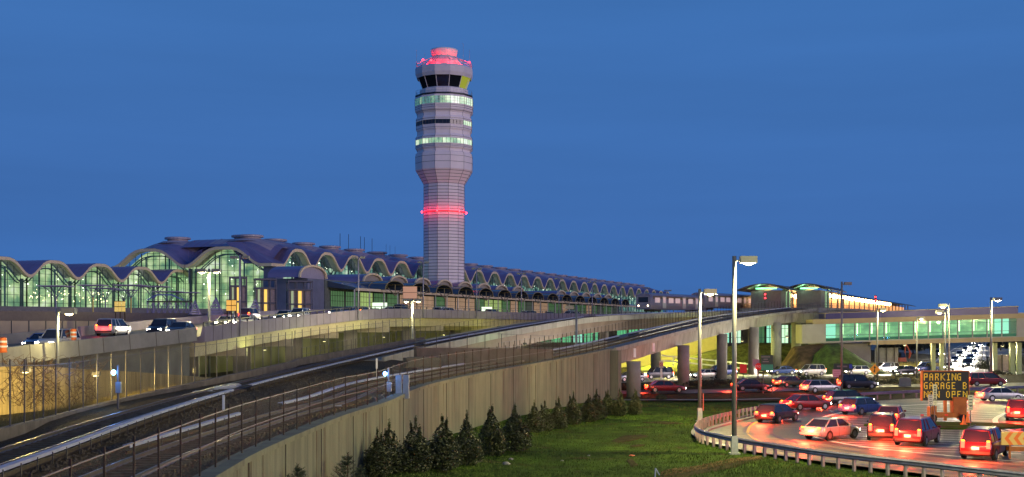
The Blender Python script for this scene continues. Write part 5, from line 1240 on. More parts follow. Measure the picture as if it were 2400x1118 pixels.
for i, (kd, cl, px, y) in enumerate((('sedan', 'silver', 1478, 895), ('suv', 'black', 1540, 889), ('sedan', 'white', 1655, 888), ('minivan', 'blue', 1690, 882), ('sedan', 'blue', 1832, 879), ('suv', 'white', 1900, 881), ('wagon', 'white', 2005, 879), ('minivan', 'silver', 2075, 874), ('sedan', 'black', 2120, 878), ('suv', 'blue', 2172, 874))):
    lb = ('silver saloon with headlights on, left of the first viaduct pillar', 'black sport utility with headlights on, between the first two pillars', 'white saloon with headlights on, between the second and third pillars', 'blue minivan with headlights on, behind the third pillar', 'blue saloon with headlights on, behind the green direction sign', 'white sport utility with headlights on, left of the wide green sign', 'white estate car with headlights on, left of the diamond sign', 'silver minivan with headlights on, right of the diamond sign', 'black saloon with headlights on, left of the message board', 'blue sport utility with headlights on, just above the message board')[i]
    place(kd, cl, gz(px, y), Dg(-158), lb, GW, 0, 12000)
GA = 'cars coming down the approach road with headlights on'
for i, (kd, cl, px, y) in enumerate((('sedan', 'white', 2222, 868), ('suv', 'black', 2268, 862), ('wagon', 'silver', 2238, 851), ('sedan', 'blue', 2275, 846), ('minivan', 'white', 2249, 838), ('sedan', 'black', 2285, 832), ('suv', 'silver', 2262, 826), ('sedan', 'green', 2292, 820), ('wagon', 'white', 2272, 816), ('sedan', 'silver', 2297, 811), ('suv', 'blue', 2281, 808), ('sedan', 'white', 2299, 803), ('wagon', 'black', 2285, 802))):
    col_ = ('left', 'right')[i % 2]; n_ = ('first', 'second', 'third', 'fourth', 'fifth', 'sixth', 'seventh')[i // 2]
    place(kd, cl, gz(px, y) , Dg(-108), '%s %s, %s nearest in the %s lane of the approach road' % (cl, {'sedan': 'saloon', 'wagon': 'estate car', 'suv': 'sport utility', 'minivan': 'minivan'}[kd], n_, col_), GA, 0, 45000 if i < 10 else 0)
GH = 'cars on the elevated road'
hws = along(cut(HW, 76, 330), 23)
kinds = [('sedan', 'white'), ('suv', 'silver'), ('sedan', 'black'), ('wagon', 'silver'), ('minivan', 'white'), ('sedan', 'blue'), ('suv', 'black'), ('sedan', 'silver'), ('wagon', 'green'), ('sedan', 'green')]
ords = ('first', 'second', 'third', 'fourth', 'fifth', 'sixth', 'seventh', 'eighth', 'ninth', 'tenth', 'eleventh', 'twelfth', 'thirteenth', 'fourteenth', 'fifteenth', 'sixteenth', 'seventeenth', 'eighteenth', 'nineteenth', 'twentieth')
kn = {'sedan': 'saloon', 'wagon': 'estate car', 'suv': 'sport utility', 'minivan': 'minivan'}
for i, (p, d, rt) in enumerate(hws[:11]):
    kd, cl = kinds[i % 10]; an = math.atan2(-d.y, -d.x); q = p - rt * 2.5 + V(0, 0, -.94)
    place(kd, cl, q, an, '%s %s, %s from left in the near lane of the elevated road' % (cl, kn[kd], ords[i]), GH, 0, 2600)
    kd, cl = kinds[(i + 4) % 10]; q = p - rt * 6.3 + d * 5 + V(0, 0, -.94)
    place(kd, cl, q, an, '%s %s, %s from left in the middle lane of the elevated road' % (cl, kn[kd], ords[i]), GH, 0, 2200 if i % 2 else 0)
    if i % 2 == 0:
        kd, cl = kinds[(i + 2) % 10]; q = p - rt * 10.3 + d * 2 + V(0, 0, -.94)
        place(kd, cl, q, an + math.pi, '%s %s, %s from left in the far lane of the elevated road' % (cl, kn[kd], ords[i // 2]), GH, 60)
place('suv', 'green', G(2203, 835) + V(0, 0, .06), Dg(-100), 'dark off-road car parked under the footbridge', 'cars parked under the footbridge', 0, 0)
place('sedan', 'red', P(1795, 803, 224), Dg(0), 'red saloon parked on the bank between two viaduct pillars', 'cars parked on the bank', 40) if False else None

# ================================================================ portable message board
mc = G(2215, 992); mb_ = thing('message_board', 'orange trailer message board reading PARKING GARAGE B NOW OPEN', 'message board', (mc.x, mc.y, .12))
sc_ = mc.y / F
M['boxor'] = mat('trailer_orange', (.42, .13, .02), .5, var=.15, scale=3)
bw, bh = 108 * sc_, 68 * sc_; zb_ = (992 - 942) * sc_
k = MB(); k.box((0, 0, zb_ + bh / 2), (bw, .25, bh)); bd = k.build('board', mat('board_black', (.022, .028, .022), .45, var=.2, scale=2), mb_)
k = MB(); k.box((-bw / 2 - .03, -.02, zb_ + bh / 2), (.10, .32, bh + .06)); k.box((0, -.02, zb_ + bh + .03), (bw + .14, .32, .07)); k.box((bw / 2 + .03, 0, zb_ + bh / 2), (.05, .3, bh)); k.build('board_frame', M['boxor'], mb_)
FONT = {'P': ('1111', '1..1', '1..1', '1111', '1...', '1...', '1...'), 'A': ('.11.', '1..1', '1..1', '1111', '1..1', '1..1', '1..1'), 'R': ('1111', '1..1', '1..1', '111.', '1.1.', '1..1', '1..1'), 'K': ('1..1', '1.1.', '11..', '1...', '11..', '1.1.', '1..1'),
        'I': ('.111', '..1.', '..1.', '..1.', '..1.', '..1.', '.111'), 'N': ('1..1', '11.1', '11.1', '1.11', '1.11', '1..1', '1..1'), 'G': ('.111', '1...', '1...', '1.11', '1..1', '1..1', '.111'), 'E': ('1111', '1...', '1...', '111.', '1...', '1...', '1111'),
        'B': ('111.', '1..1', '1..1', '111.', '1..1', '1..1', '111.'), 'O': ('.11.', '1..1', '1..1', '1..1', '1..1', '1..1', '.11.'), 'W': ('1..1', '1..1', '1..1', '1..1', '1111', '1111', '1..1'), ' ': ('....',) * 7}
FONT['N'] = ('1...1', '11..1', '1.1.1', '1.1.1', '1..11', '1..11', '1...1'); FONT['W'] = ('1...1', '1...1', '1...1', '1.1.1', '1.1.1', '11.11', '1...1'); FONT['K'] = ('1...1', '1..1.', '1.1..', '11...', '1.1..', '1..1.', '1...1'); FONT['I'] = ('.111.', '..1..', '..1..', '..1..', '..1..', '..1..', '.111.')
for li, txt in enumerate(('PARKING ', 'GARAGE B', 'NOW OPEN')):
    cw = bw * .965 / 8; dot = cw / 6.0; rh = bh / 3.5
    for ci, ch in enumerate(txt):
        if ch == ' ': continue
        k = MB()
        for ry, row in enumerate(FONT[ch]):
            for rx, v_ in enumerate(row):
                if v_ == '1': k.box((-bw / 2 + .10 + ci * cw + (rx + .5) * dot, -.135, zb_ + bh - .16 - li * rh * 1.05 - (ry + .5) * rh * .84 / 7), (dot * .82, .02, rh * .84 / 7 * .80))
        k.build('lit_letter', emat('led_amber', (.80, .52, .03), .6), bd)
k = MB(); k.box((0, 0, zb_ / 2 + .1), (.22, .22, zb_)); k.build('mast', M['boxor'], mb_)
tw_ = 78 * sc_
k = MB(); k.box((.1, 0, .55), (tw_, .5, .42)); k.box((-tw_ / 2 + .1, 0, .55), (.18, .7, 1.3)); k.box((tw_ / 2, 0, .6), (.55, .7, .85)); k.box((-.9, -.1, .95), (.3, .3, .6)); k.build('trailer_frame', M['boxor'], mb_)
k = MB(); k.box((1.05, 0, 1.35), (1.05, .8, 1.25)); k.build('battery_box', mat('trailer_rust', (.38, .12, .02), .6, var=.2), mb_)
for x_ in (-1.9, 0, 1.75):
    k = MB(); k.box((x_, -.27, .55), (.24, .04, .09)); k.build('reflector', emat('reflector_red', (.8, .03, .02), .7), mb_)
for x_ in (-1.1, 1.3): k = MB(); k.bar((x_, -.5, .3), (x_, -.3, .3), .32, 14); k.build('wheel', M['tyre'], mb_)

def sign_post(px, y0, y1, yb, wpx, label, col=(.62, .62, .58), bands=4, cat='sign', Y=None, back=False):
    Y = Y or G(px, yb).y; s_ = Y / F; H = (yb - y0) * s_; h_ = (y1 - y0) * s_; w_ = wpx * s_
    t = thing('road_sign', label, cat, ((px - 1200) * s_, Y, 0), 0, 'white road signs beside the message board')
    k = MB(); k.bar((0, .04, 0), (0, .04, H), .035, 6); k.build('post', M['galv_dark'], t)
    k = MB(); k.box((0, 0, H - h_ * .36), (w_, .03, h_ * .72)); k.box((0, 0, H - h_ * .88), (w_ * .85, .03, h_ * .22)); pl = k.build('plate', mat('sign_%.2f' % col[0], col, .5, var=.08), t)
    k = MB()
    for i in range(bands): k.box((0, -.02, H - h_ * (.10 + .58 * i / max(1, bands - 1))), (w_ * (.62 if i % 2 else .5), .012, h_ * .05))
    k.bar((-w_ * .25, -.02, H - h_ * .88), (w_ * .25, -.02, H - h_ * .88), .02, 4); k.build('legend', M['black'], pl)
sign_post(2181, 925, 949, 1002, 11.5, 'small white regulatory sign at the lower left of the message board', (.50, .48, .44), 4)
sign_post(2191, 901, 950, 1006, 9, 'tall narrow white sign overlapping the left of the message board', (.62, .60, .40), 8)
sign_post(2275, 926, 962, 1012, 12.5, 'white regulatory sign at the lower right of the message board', (.62, .62, .46), 4)
def cone(px, yb, h, label):
    p = G(px, yb); k = MB(); k.box((0, 0, .03), (.42, .42, .06)); k.lathe([(.17, .06), (.035, h)], 12); o = k.build('traffic_cone', M['orange'], loc=(p.x, p.y, .15)); tag(o, label, 'traffic cone', 'traffic cones by the message board')
cone(2259, 1000, .75, 'left of the two orange traffic cones beside the message board'); cone(2268, 995, .85, 'right of the two orange traffic cones beside the message board')
# chevron arrow trailer at the right edge
cp = G(2392, 1077); t = thing('chevron_board', 'orange and white chevron arrow board at the right edge of the road', 'chevron board', (cp.x, cp.y, .06)); s_ = cp.y / F
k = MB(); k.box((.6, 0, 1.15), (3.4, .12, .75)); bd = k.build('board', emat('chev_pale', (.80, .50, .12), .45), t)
for i in range(6):
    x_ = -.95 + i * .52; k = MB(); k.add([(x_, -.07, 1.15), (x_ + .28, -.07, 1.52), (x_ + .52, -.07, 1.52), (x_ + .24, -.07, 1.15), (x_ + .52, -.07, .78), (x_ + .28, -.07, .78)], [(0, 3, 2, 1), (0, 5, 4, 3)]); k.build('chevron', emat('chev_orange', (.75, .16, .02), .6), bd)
k = MB(); k.box((.6, .1, .55), (2.6, .5, .25)); k.box((-.6, .05, .4), (.1, .1, .8)); k.box((1.8, .05, .4), (.1, .1, .8)); k.build('stand', M['boxor'], t)

# ================================================================ road signs left of the loop
def flat_text(body, size, m_, parent, loc, name='legend', rot=(math.radians(90), 0, 0)):
    cu = bpy.data.curves.new(name, 'FONT'); cu.body = body; cu.size = size; cu.align_x = 'CENTER'; cu.align_y = 'CENTER'; cu.extrude = .008
    o = bpy.data.objects.new(name, cu); C.objects.link(o); cu.materials.append(m_); dg = bpy.context.evaluated_depsgraph_get(); me = bpy.data.meshes.new_from_object(o.evaluated_get(dg)); bpy.data.objects.remove(o)
    o = bpy.data.objects.new(name, me); C.objects.link(o); o.parent = parent; o.location = loc; o.rotation_euler = rot; return o
def plain_sign(px, y0, y1, yb, wpx, Y, nm, label, col, posts=(0,), shape='box', extra=None):
    s_ = Y / F; H = CZ + (HZ - y0) * s_; h_ = (y1 - y0) * s_; w_ = wpx * s_
    t = thing(nm, label, 'road sign', ((px - 1200) * s_, Y, 0))
    for x_ in posts: k = MB(); k.bar((x_ * w_, .06, 0), (x_ * w_, .06, H - .1), .05, 6); k.build('post', M['galv_dark'], t)
    k = MB()
    if shape == 'box': k.box((0, 0, H - h_ / 2), (w_, .05, h_))
    elif shape == 'diamond': k.hexa([(0, -.02, H - h_), (w_ / 2, -.02, H - h_ / 2), (w_ / 2, .02, H - h_ / 2), (0, .02, H - h_), (-w_ / 2, -.02, H - h_ / 2), (0, -.02, H), (0, .02, H), (-w_ / 2, .02, H - h_ / 2)])
    else:
        n = 8; r_ = h_ / 2 / math.cos(math.pi / 8); k.v = [(r_ * math.cos(math.pi / 8 + i * math.pi / 4), dy, H - h_ / 2 + r_ * math.sin(math.pi / 8 + i * math.pi / 4)) for dy in (-.025, .025) for i in range(8)]; k.f = [tuple(range(8)), tuple(range(15, 7, -1))] + [(i, (i + 1) % 8, 8 + (i + 1) % 8, 8 + i) for i in range(8)]
    pl = k.build('plate', mat('signc_%02d%02d%02d' % tuple(int(c * 99) for c in col), col, .45, var=.05), t); return t, pl, H, h_, w_
SG = (.01, .10, .06)
t, pl, H, h_, w_ = plain_sign(1798, 832, 869, 950, 29, 142, 'direction_sign', 'dark green direction sign board on two posts beside the stop sign', (.02, .055, .04), (-.3, .4))
k = MB()
for i, (ww, zz) in enumerate(((.7, .12), (.35, .27), (.5, .42))): k.box((-.12 * w_, -.03, H - h_ * zz), (w_ * ww, .012, h_ * .07))
k.build('legend', mat('dim_white', (.16, .16, .15), .6, var=0), pl)
k = MB(); k.box((0, -.032, H - h_ * .78), (w_ * .96, .012, h_ * .36)); k.build('green_panel', mat('sign_green', (.03, .28, .17), .5, var=.1), pl)
t, pl, H, h_, w_ = plain_sign(1778, 851, 867, 900, 14, 148, 'stop_sign', 'red octagonal stop sign left of the dark green direction sign', (.55, .02, .02), (0,), 'oct')
flat_text('STOP', h_ * .42, M['white'], pl, (0, -.035, H - h_ / 2))
t, pl, H, h_, w_ = plain_sign(1772, 842, 858, 898, 16, 150, 'pennant_sign', 'back of a small grey pointed sign behind the stop sign', (.20, .19, .24), (.2,))
t, pl, H, h_, w_ = plain_sign(1550, 846, 862, 888, 10, 175, 'prohibition_sign', 'small white sign with a red ring between the first two pillars', (.58, .50, .46), (0,))
k = MB(); n = 14; r_ = w_ * .40
for i in range(n):
    a, b_ = 2 * math.pi * i / n, 2 * math.pi * (i + 1) / n; k.bar((r_ * math.cos(a), -.04, H - h_ / 2 + r_ * math.sin(a)), (r_ * math.cos(b_), -.04, H - h_ / 2 + r_ * math.sin(b_)), .045, 4)
k.bar((-r_ * .7, -.04, H - h_ / 2 + r_ * .7), (r_ * .7, -.04, H - h_ / 2 - r_ * .7), .045, 4); k.build('red_ring', mat('sign_red', (.55, .03, .02), .5, var=0), pl)
k = MB(); k.box((-.0, -.02, -1.0 + H - h_), (.28, .06, 1.8)); k.build('post_sleeve', M['white'], t)
t, pl, H, h_, w_ = plain_sign(1742, 854, 874, 898, 16, 170, 'red_warning_board', 'bright red board with a notched top at the end of the white fence', (.60, .025, .02), (0,))
t, pl, H, h_, w_ = plain_sign(1976, 852, 869, 915, 44, 162, 'direction_sign', 'wide green direction sign with a blue corner square', (.015, .05, .035), (-.42, .30))
k = MB(); k.box((-.05 * w_, -.035, H - h_ * .4), (w_ * .55, .012, h_ * .22)); k.build('legend', mat('dim_white', (.16, .16, .15), .6, var=0), pl)
k = MB(); k.box((.40 * w_, -.035, H - h_ * .4), (w_ * .16, .014, h_ * .55)); k.build('blue_square', mat('sign_blue', (.02, .06, .40), .5, var=0), pl)
t, pl, H, h_, w_ = plain_sign(1961, 866, 884, 918, 19, 160, 'notice_sign', 'pale pinkish notice panel hanging lower left of the wide green sign', (.48, .34, .38), (-.3, .35))
k = MB()
for i in range(3): k.box((0, -.035, H - h_ * (.22 + .26 * i)), (w_ * .7, .012, h_ * .06))
k.build('legend', mat('notice_ink', (.30, .06, .10), .6, var=0), pl)
t, pl, H, h_, w_ = plain_sign(2050, 853, 879, 925, 25, 158, 'merge_sign', 'orange diamond warning sign with a black merge arrow', (.80, .30, .02), (0,), 'diamond')
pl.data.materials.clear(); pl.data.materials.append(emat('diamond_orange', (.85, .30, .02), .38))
k = MB(); c_ = H - h_ / 2; k.box((0, -.04, c_ - h_ * .02), (w_ * .08, .01, h_ * .50)); k.add([(-w_ * .13, -.045, c_ + h_ * .14), (w_ * .13, -.045, c_ + h_ * .14), (0, -.045, c_ + h_ * .34)], [(0, 1, 2)]); k.bar((w_ * .01, -.04, c_ + h_ * .02), (-w_ * .12, -.04, c_ - h_ * .22), .05, 4); k.build('arrow', M['black'], pl)
t, pl, H, h_, w_ = plain_sign(455, 863, 874, 895, 8, 84, 'letter_sign', 'small dark sign with the letter S near the double-headed lamp', (.08, .08, .06), (0,)); flat_text('S', h_ * .9, M['galv'], pl, (0, -.035, H - h_ / 2))
# signs along the elevated road
def road_board(px, y0, y1, wpx, Y, label, col, zb, cells=2, em=.6):
    s_ = Y / F; t = thing('lit_sign', label, 'sign', ((px - 1200) * s_, Y, zb)); H = CZ + (HZ - y0) * s_ - zb; h_ = (y1 - y0) * s_; w_ = wpx * s_
    for x_ in (-.42, 0, .42): k = MB(); k.bar((x_ * w_, .12, 0), (x_ * w_, .12, H), .07, 5); k.build('post', M['rust'], t)
    for i in range(cells):
        k = MB(); k.box((-w_ / 2 + (i + .5) * w_ / cells, 0, H - h_ / 2), (w_ / cells * .86, .08, h_)); k.build('panel', emat('boardc_%d' % int(col[1] * 100 + em * 10), col, em), t)
    k = MB()
    for z_ in (H, H - h_ / 2, H - h_): k.bar((-w_ / 2, -.08, z_), (w_ / 2, -.08, z_), .05, 4)
    k.build('bracket', M['rust'], t)
road_board(281, 706, 731, 26, 150, 'three-panel yellow sign box on a tall frame above the elevated road', (.85, .60, .16), 7.4, 3)
road_board(542, 703, 729, 24, 134, 'orange-lit sign box on posts at the edge of the elevated road', (.95, .50, .10), 7.8, 2, .8)
road_board(961, 671, 700, 38, 222, 'large pinkish sign board seen from behind, right of the canopies', (.50, .26, .18), 9.0, 1, .7)
k = MB(); p = P(890, 716, 285); k.box((0, 0, 0), (3.4, .2, 1.3)); k.box((0, .1, -1.6), (.3, .2, 2.2)); tag(k.build('kerb_sign', emat('panel_white', (.80, 1, .72), 1.3), loc=p), 'small bright white panel under the canopies left of the pinkish sign', 'sign')
k = MB(); p = P(1141, 725, 262); k.box((0, 0, 0), (2.2, .2, 1.0)); k.box((0, .1, -1.2), (.3, .2, 1.6)); tag(k.build('kerb_sign', emat('panel_white', (.80, 1, .72), 1.3), loc=p), 'small bright white panel right of the control tower on the upper kerb', 'sign')
for px, y, Y, lb in ((172, 792, 101, 'orange traffic drum between the two lanes of the elevated road'), (7, 816, 84.5, 'orange traffic drum at the far left edge of the photo')):
    p = P(px, y, Y); q = min(HW, key=lambda a: abs(a.y - Y)); k = MB(); k.lathe([(.26, 0), (.30, .05), (.25, .1), (.24, 1.0), (.1, 1.06)], 14); o = k.build('traffic_drum', M['orange'], loc=(p.x, p.y, p.z - .3)); tag(o, lb, 'traffic drum', 'orange traffic drums')
    k = MB()
    for z_ in (.35, .68): k.lathe([(.255, z_), (.253, z_ + .13)], 14, cap=False)
    k.build('stripe', M['white'], o)

# ================================================================ terrace furniture at the terminal
def umbrella(px, y, Y, wpx, label, col):
    s_ = Y / F; p = P(px, y, Y); zb = 9.6; H = p.z - zb; w_ = wpx * s_; t = thing('canopy_tree', label, 'canopy', (p.x, p.y, zb), 0, 'branching canopy columns on the terrace')
    k = MB(); k.lathe([(.14, 0), (.12, H * .62)], 8); k.build('column', mat('canopy_post_%d' % (col[0] * 100), col, .5, var=0), t)
    k = MB()
    for i in range(8):
        a = 2 * math.pi * i / 8; pr = None
        for f_, g_ in ((0, .58), (.25, .72), (.55, .88), (.95, .985)):
            c_ = Vector((math.cos(a) * w_ * .5 * f_, math.sin(a) * w_ * .5 * f_, H * g_))
            if pr is not None: k.bar(pr, c_, .05, 4)
            pr = c_
    k.build('branches', mat('canopy_steel', (.20, .18, .34), .5, var=0), t)
    k = MB(); k.box((0, 0, H), (w_, w_, .16)); k.build('canopy_slab', mat('canopy_slab', (.45, .36, .46), .6, var=.1), t)
oc = ('first', 'second', 'third', 'fourth', 'fifth', 'sixth', 'seventh', 'eighth')
for i, (px, y, Y, wpx) in enumerate(((131, 671, 200, 66), (218, 669, 205, 56), (247, 676, 225, 54), (307, 669, 214, 64), (290, 680, 232, 50), (360, 672, 225, 62), (395, 684, 240, 60), (437, 686, 244, 56))):
    umbrella(px, y, Y, wpx, '%s branching canopy from the left on the terrace before the glass wing' % oc[i], (.75, .52, .14) if px in (218, 307) else (.25, .22, .35))
def stair_tower(px, y0, ym, yb, wpx, Y, label):
    s_ = Y / F; p = P(px, y0, Y); zb = 9.8; H = p.z - zb; w_ = wpx * s_; hm = CZ + (HZ - ym) * s_ - zb; t = thing('stair_tower', label, 'stair tower', (p.x, p.y, zb), .3, 'open-topped stair towers beside the elevated road')
    fr = mat('stair_frame', (.05, .05, .11), .5, var=0)
    for sx in (-.5, -.15, .2, .5):
        for sy in (-.5, .5): k = MB(); k.box((sx * w_, sy * w_ * .6, H / 2), (.16, .16, H)); k.build('column', fr, t)
    for z_ in (H, hm, hm * .45): k = MB(); k.box((0, 0, z_), (w_ * 1.06, w_ * .66, .3)); k.build('slab', fr, t)
    k = MB(); k.box((0, .1, hm / 2), (w_ * .92, w_ * .5, hm - .3)); k.build('core', mat('stair_core', (.22, .17, .22), .6, var=.2), t)
    k = MB(); k.box((-w_ * .02, -w_ * .28, hm / 2), (w_ * .14, .1, hm - .4)); k.build('lit_shaft', emat('stair_yellow', (1, .66, .12), .95), t)
    k = MB(); k.box((-w_ * .34, -w_ * .28, hm / 2), (w_ * .10, .1, hm - .4)); k.build('lit_shaft', emat('stair_green', (.45, .55, .32), .5), t)
stair_tower(558, 651, 671, 725, 38, 205, 'left open-topped stair tower with a narrow orange-lit shaft')
stair_tower(622, 655, 676, 725, 48, 215, 'middle open-topped stair tower with a wide yellow-lit shaft')
stair_tower(702, 660, 680, 725, 55, 228, 'right open-topped stair tower with a thin yellow-lit shaft')
def pyramid(px, y, Y, wpx, label):
    s_ = Y / F; p = P(px, y, Y); zb = 9.4; H = p.z - zb; w_ = wpx * s_; k = MB()
    for i in range(6): f_ = 1 - i / 6.5; k.box((0, 0, H * (i + .5) / 6.5), (w_ * f_, w_ * f_, H / 6.5 * .55), .3); 
    for a in range(4): k.bar((w_ * .5 * (1 if a % 2 else -1), w_ * .5 * (1 if a > 1 else -1), 0), (0, 0, H), .06, 4)
    tag(k.build('skylight_pyramid', mat('pyramid_blue', (.16, .15, .34), .45, metal=.3, var=.15), loc=(p.x, p.y, zb)), label, 'skylight', 'stepped skylight pyramids')
pyramid(505, 699, 180, 34, 'small blue stepped pyramid left of the orange-lit sign'); pyramid(507, 697, 205, 30, 'faint blue stepped pyramid behind the first one')
pyramid(598, 701, 190, 34, 'blue stepped pyramid between the left and middle stair towers'); pyramid(457, 704, 172, 24, 'narrow blue stepped pyramid nearest the glass wing')
# blue steel access gantry
gt = thing('steel_gantry', 'low blue steel gantry with cross bracing on the terrace', 'gantry'); k = MB(); A_ = P(345, 707, 178); B_ = P(450, 707, 186)
for i in range(9):
    p = A_.lerp(B_, i / 8); k.bar(p, V(p.x, p.y, 9.3), .08, 4)
    if i: k.bar(pp_, V(p.x, p.y, 9.6), .05, 4); k.bar(V(pp_.x, pp_.y, 9.6), p, .05, 4)
    pp_ = p
k.build('frame', mat('canopy_steel', (.20, .18, .34), .5, var=0), gt)
k = MB(); k.bar(A_, B_, .16, 4); k.build('top_beam', M['black'], gt)
k = MB(); a1_, b1_ = P(345, 703, 182), P(430, 703, 182); k.bar(a1_, P(368, 691, 182), .12, 4); k.bar(P(368, 691, 182), P(402, 691, 182), .12, 4); k.bar(P(402, 691, 182), b1_, .12, 4); k.build('arched_brace', mat('gantry_blue', (.10, .12, .45), .5, var=0), gt)

# ================================================================ plants
random.seed(42)
M['leaf'] = mat('holly_leaf', (.018, .030, .009), .5, var=.6, scale=5.5, col2=(.085, .10, .03))
M['leaf_low'] = mat('juniper_leaf', (.020, .028, .012), .8, var=.6, scale=2.5, col2=(.06, .06, .025))
M['bark'] = mat('bark', (.07, .05, .035), .9, var=.3)
def crown_mesh(seed, nleaf=2600, nspike=3, r0=.42):
    random.seed(seed); k = MB(); tops = [(0, 0, 1.0, .42)] + [(U(-.11, .11), U(-.1, .1), U(.74, .94), .26) for _ in range(nspike)]
    bl = [(U(-.15, .15), U(-.15, .15), U(.10, .5), U(.08, .14)) for _ in range(18)]
    cnt = 0
    while cnt < nleaf:
        if R() < .62:
            tx, ty, th, _ = random.choice(tops); z = U(.0, th); f_ = z / th; rr = r0 * (min(1, (f_ + .05) / .16) ** .6) * (1.0 if f_ < .42 else max(0, 1 - (f_ - .42) / .43) ** .85) + .012
            a = U(0, 6.283); q = math.sqrt(U(.35, 1.05)) * rr; p = Vector((tx * f_ + q * math.cos(a), ty * f_ + q * math.sin(a), z))
        else:
            bx, by, bz, br = random.choice(bl); a = U(0, 6.283); el_ = U(-1.2, 1.4); q = br * U(.6, 1.05); p = Vector((bx + q * math.cos(a) * math.cos(el_), by + q * math.sin(a) * math.cos(el_), max(.01, bz + q * math.sin(el_))))
            if Vector((p.x, p.y)).length > r0 * 1.12: continue
        s_ = U(.014, .028); n_ = Vector((U(-1, 1), U(-1, 1), U(-.3, 1))).normalized(); u_ = n_.orthogonal().normalized(); v_ = n_.cross(u_); ang = U(0, 6.28); e1 = (u_ * math.cos(ang) + v_ * math.sin(ang)) * s_; e2 = n_.cross(e1).normalized() * s_ * .55
        k.add([p - e1, p + e2, p + e1, p - e2], [(0, 1, 2, 3)]); cnt += 1
    for tx, ty, th, _ in tops:
        for j in range(26):
            z = th + (j / 26 - .45) * .11; p = Vector((tx * z / th + U(-.012, .012), ty * z / th + U(-.012, .012), z)); s_ = .02; d = Vector((U(-1, 1), U(-1, 1), U(.2, 1))).normalized(); e1 = d * s_; e2 = d.orthogonal().normalized() * .007; k.add([p, p + e1 * .5 + e2, p + e1, p + e1 * .5 - e2], [(0, 1, 2, 3)])
    return k
crowns = [crown_mesh(100 + i, 4600, (3, 2, 4, 3)[i], (.26, .24, .28, .23)[i]).build('crown', M['leaf']) for i in range(4)]
for c_ in crowns: C.objects.unlink(c_)
TR = [(866, 1132, 1019, 0), (912, 1122, 1003, 2), (974, 1118, 992, 0), (1036, 1108, 984, 1), (1094, 1094, 974, 2), (1154, 1068, 953, 1), (1207, 1058, 951, 0), (1252, 1017, 945, 2), (1277, 1010, 941, 3), (1309, 1004, 932, 1), (1344, 995, 920, 3), (1379, 988, 924, 0), (1398, 984, 913, 2), (1425, 972, 914, 1), (1452, 972, 910, 3), (1488, 969, 910, 1), (1516, 964, 922, 3)]
TR = TR[:16]
for i, (px, yb, yt, ci) in enumerate(TR):
    p = G(px, yb); wx = at_y(WALL, p.y).x; p.x = max(p.x, wx + .9); H = (yb - yt) * p.y / F
    t = thing('holly_tree', '%s young conical evergreen from the left in the row along the retaining wall' % (ords + ('x',))[i], 'tree', (p.x, p.y, field_z(p.x, p.y)), U(0, 6), 'young evergreens along the retaining wall')
    c_ = crowns[ci].copy(); C.objects.link(c_); c_.parent = t; kx = H * (1.12, 1.34, 1.2, 1.42, 1.15)[i % 5]; c_.scale = (kx, kx, H); c_.name = 'crown'
    k = MB(); k.bar((0, 0, -.2), (0, 0, H * .55), .05, 6, .02); k.bar((0, 0, H * .2), (.18, .05, H * .5), .02, 5, .008); k.build('trunk', M['bark'], t)
# two small pines in the bottom foreground
def pine(px, yt, Y, H, label):
    p = P(px, yt, Y); t = thing('pine_tree', label, 'tree', (p.x, p.y, p.z - H), 0, 'small pines at the foot of the retaining wall'); k = MB()
    for lv in range(7):
        z = H * (.35 + .6 * lv / 7)
        for i in range(7):
            a = U(0, 6.28); L = H * .34 * (1 - lv / 8); e_ = Vector((math.cos(a) * L, math.sin(a) * L, z + L * .75)); b0 = Vector((0, 0, z))
            for j in range(38):
                q = b0.lerp(e_, .25 + .75 * j / 38); d = Vector((U(-1, 1), U(-1, 1), U(-.2, 1))).normalized() * .13 * H / 2; o_ = d.orthogonal().normalized() * .008; k.add([q - o_, q + o_, q + d], [(0, 1, 2)])
    for j in range(60):
        q = Vector((0, 0, H * U(.85, 1.0))); d = Vector((U(-1, 1), U(-1, 1), U(.3, 1.4))).normalized() * .12 * H / 2; o_ = d.orthogonal().normalized() * .008; k.add([q - o_, q + o_, q + d], [(0, 1, 2)])
    k.build('crown', mat('pine_needle', (.035, .05, .02), .7, var=.4, scale=6), t); k = MB(); k.bar((0, 0, 0), (0, 0, H * .98), .05, 6, .015); k.build('trunk', M['bark'], t)
pine(697, 1088, 46, 2.3, 'small pine whose tip shows at the bottom edge, left of the evergreen row'); pine(815, 1062, 53, 2.6, 'low pine at the bottom edge just left of the evergreen row'); pine(846, 1092, 50, 1.8, 'lowest pine tuft at the bottom edge against the first evergreen')
def low_shrub(px, yb, wpx, hm, label, dpt=3.0, m_=None, n=1500):
    p = G(px, yb); w_ = wpx * p.y / F; k = MB()
    lobes = [(U(-.42, .42), U(-.3, .3), U(.5, 1)) for _ in range(9)]
    for i in range(n):
        lx, ly, lh = random.choice(lobes); a = U(0, 6.28); q = math.sqrt(R()) * .24; fx, fy = lx + q * math.cos(a), ly + q * math.sin(a); z = hm * lh * (1 - (q / .26) ** 2) * U(.55, 1.1)
        c_ = Vector((fx * w_, fy * dpt, max(.02, z))); s_ = U(.10, .26); d = Vector((U(-1, 1), U(-1, 1), U(-.1, .7))).normalized() * s_; e2 = d.orthogonal().normalized() * s_ * .35; k.add([c_ - d * .5, c_ + e2, c_ + d * .5, c_ - e2], [(0, 1, 2, 3)])
    tag(k.build('low_shrub', m_ or M['leaf_low'], loc=(p.x, p.y, .02)), label, 'shrub', 'spreading low shrubs in the road verges')
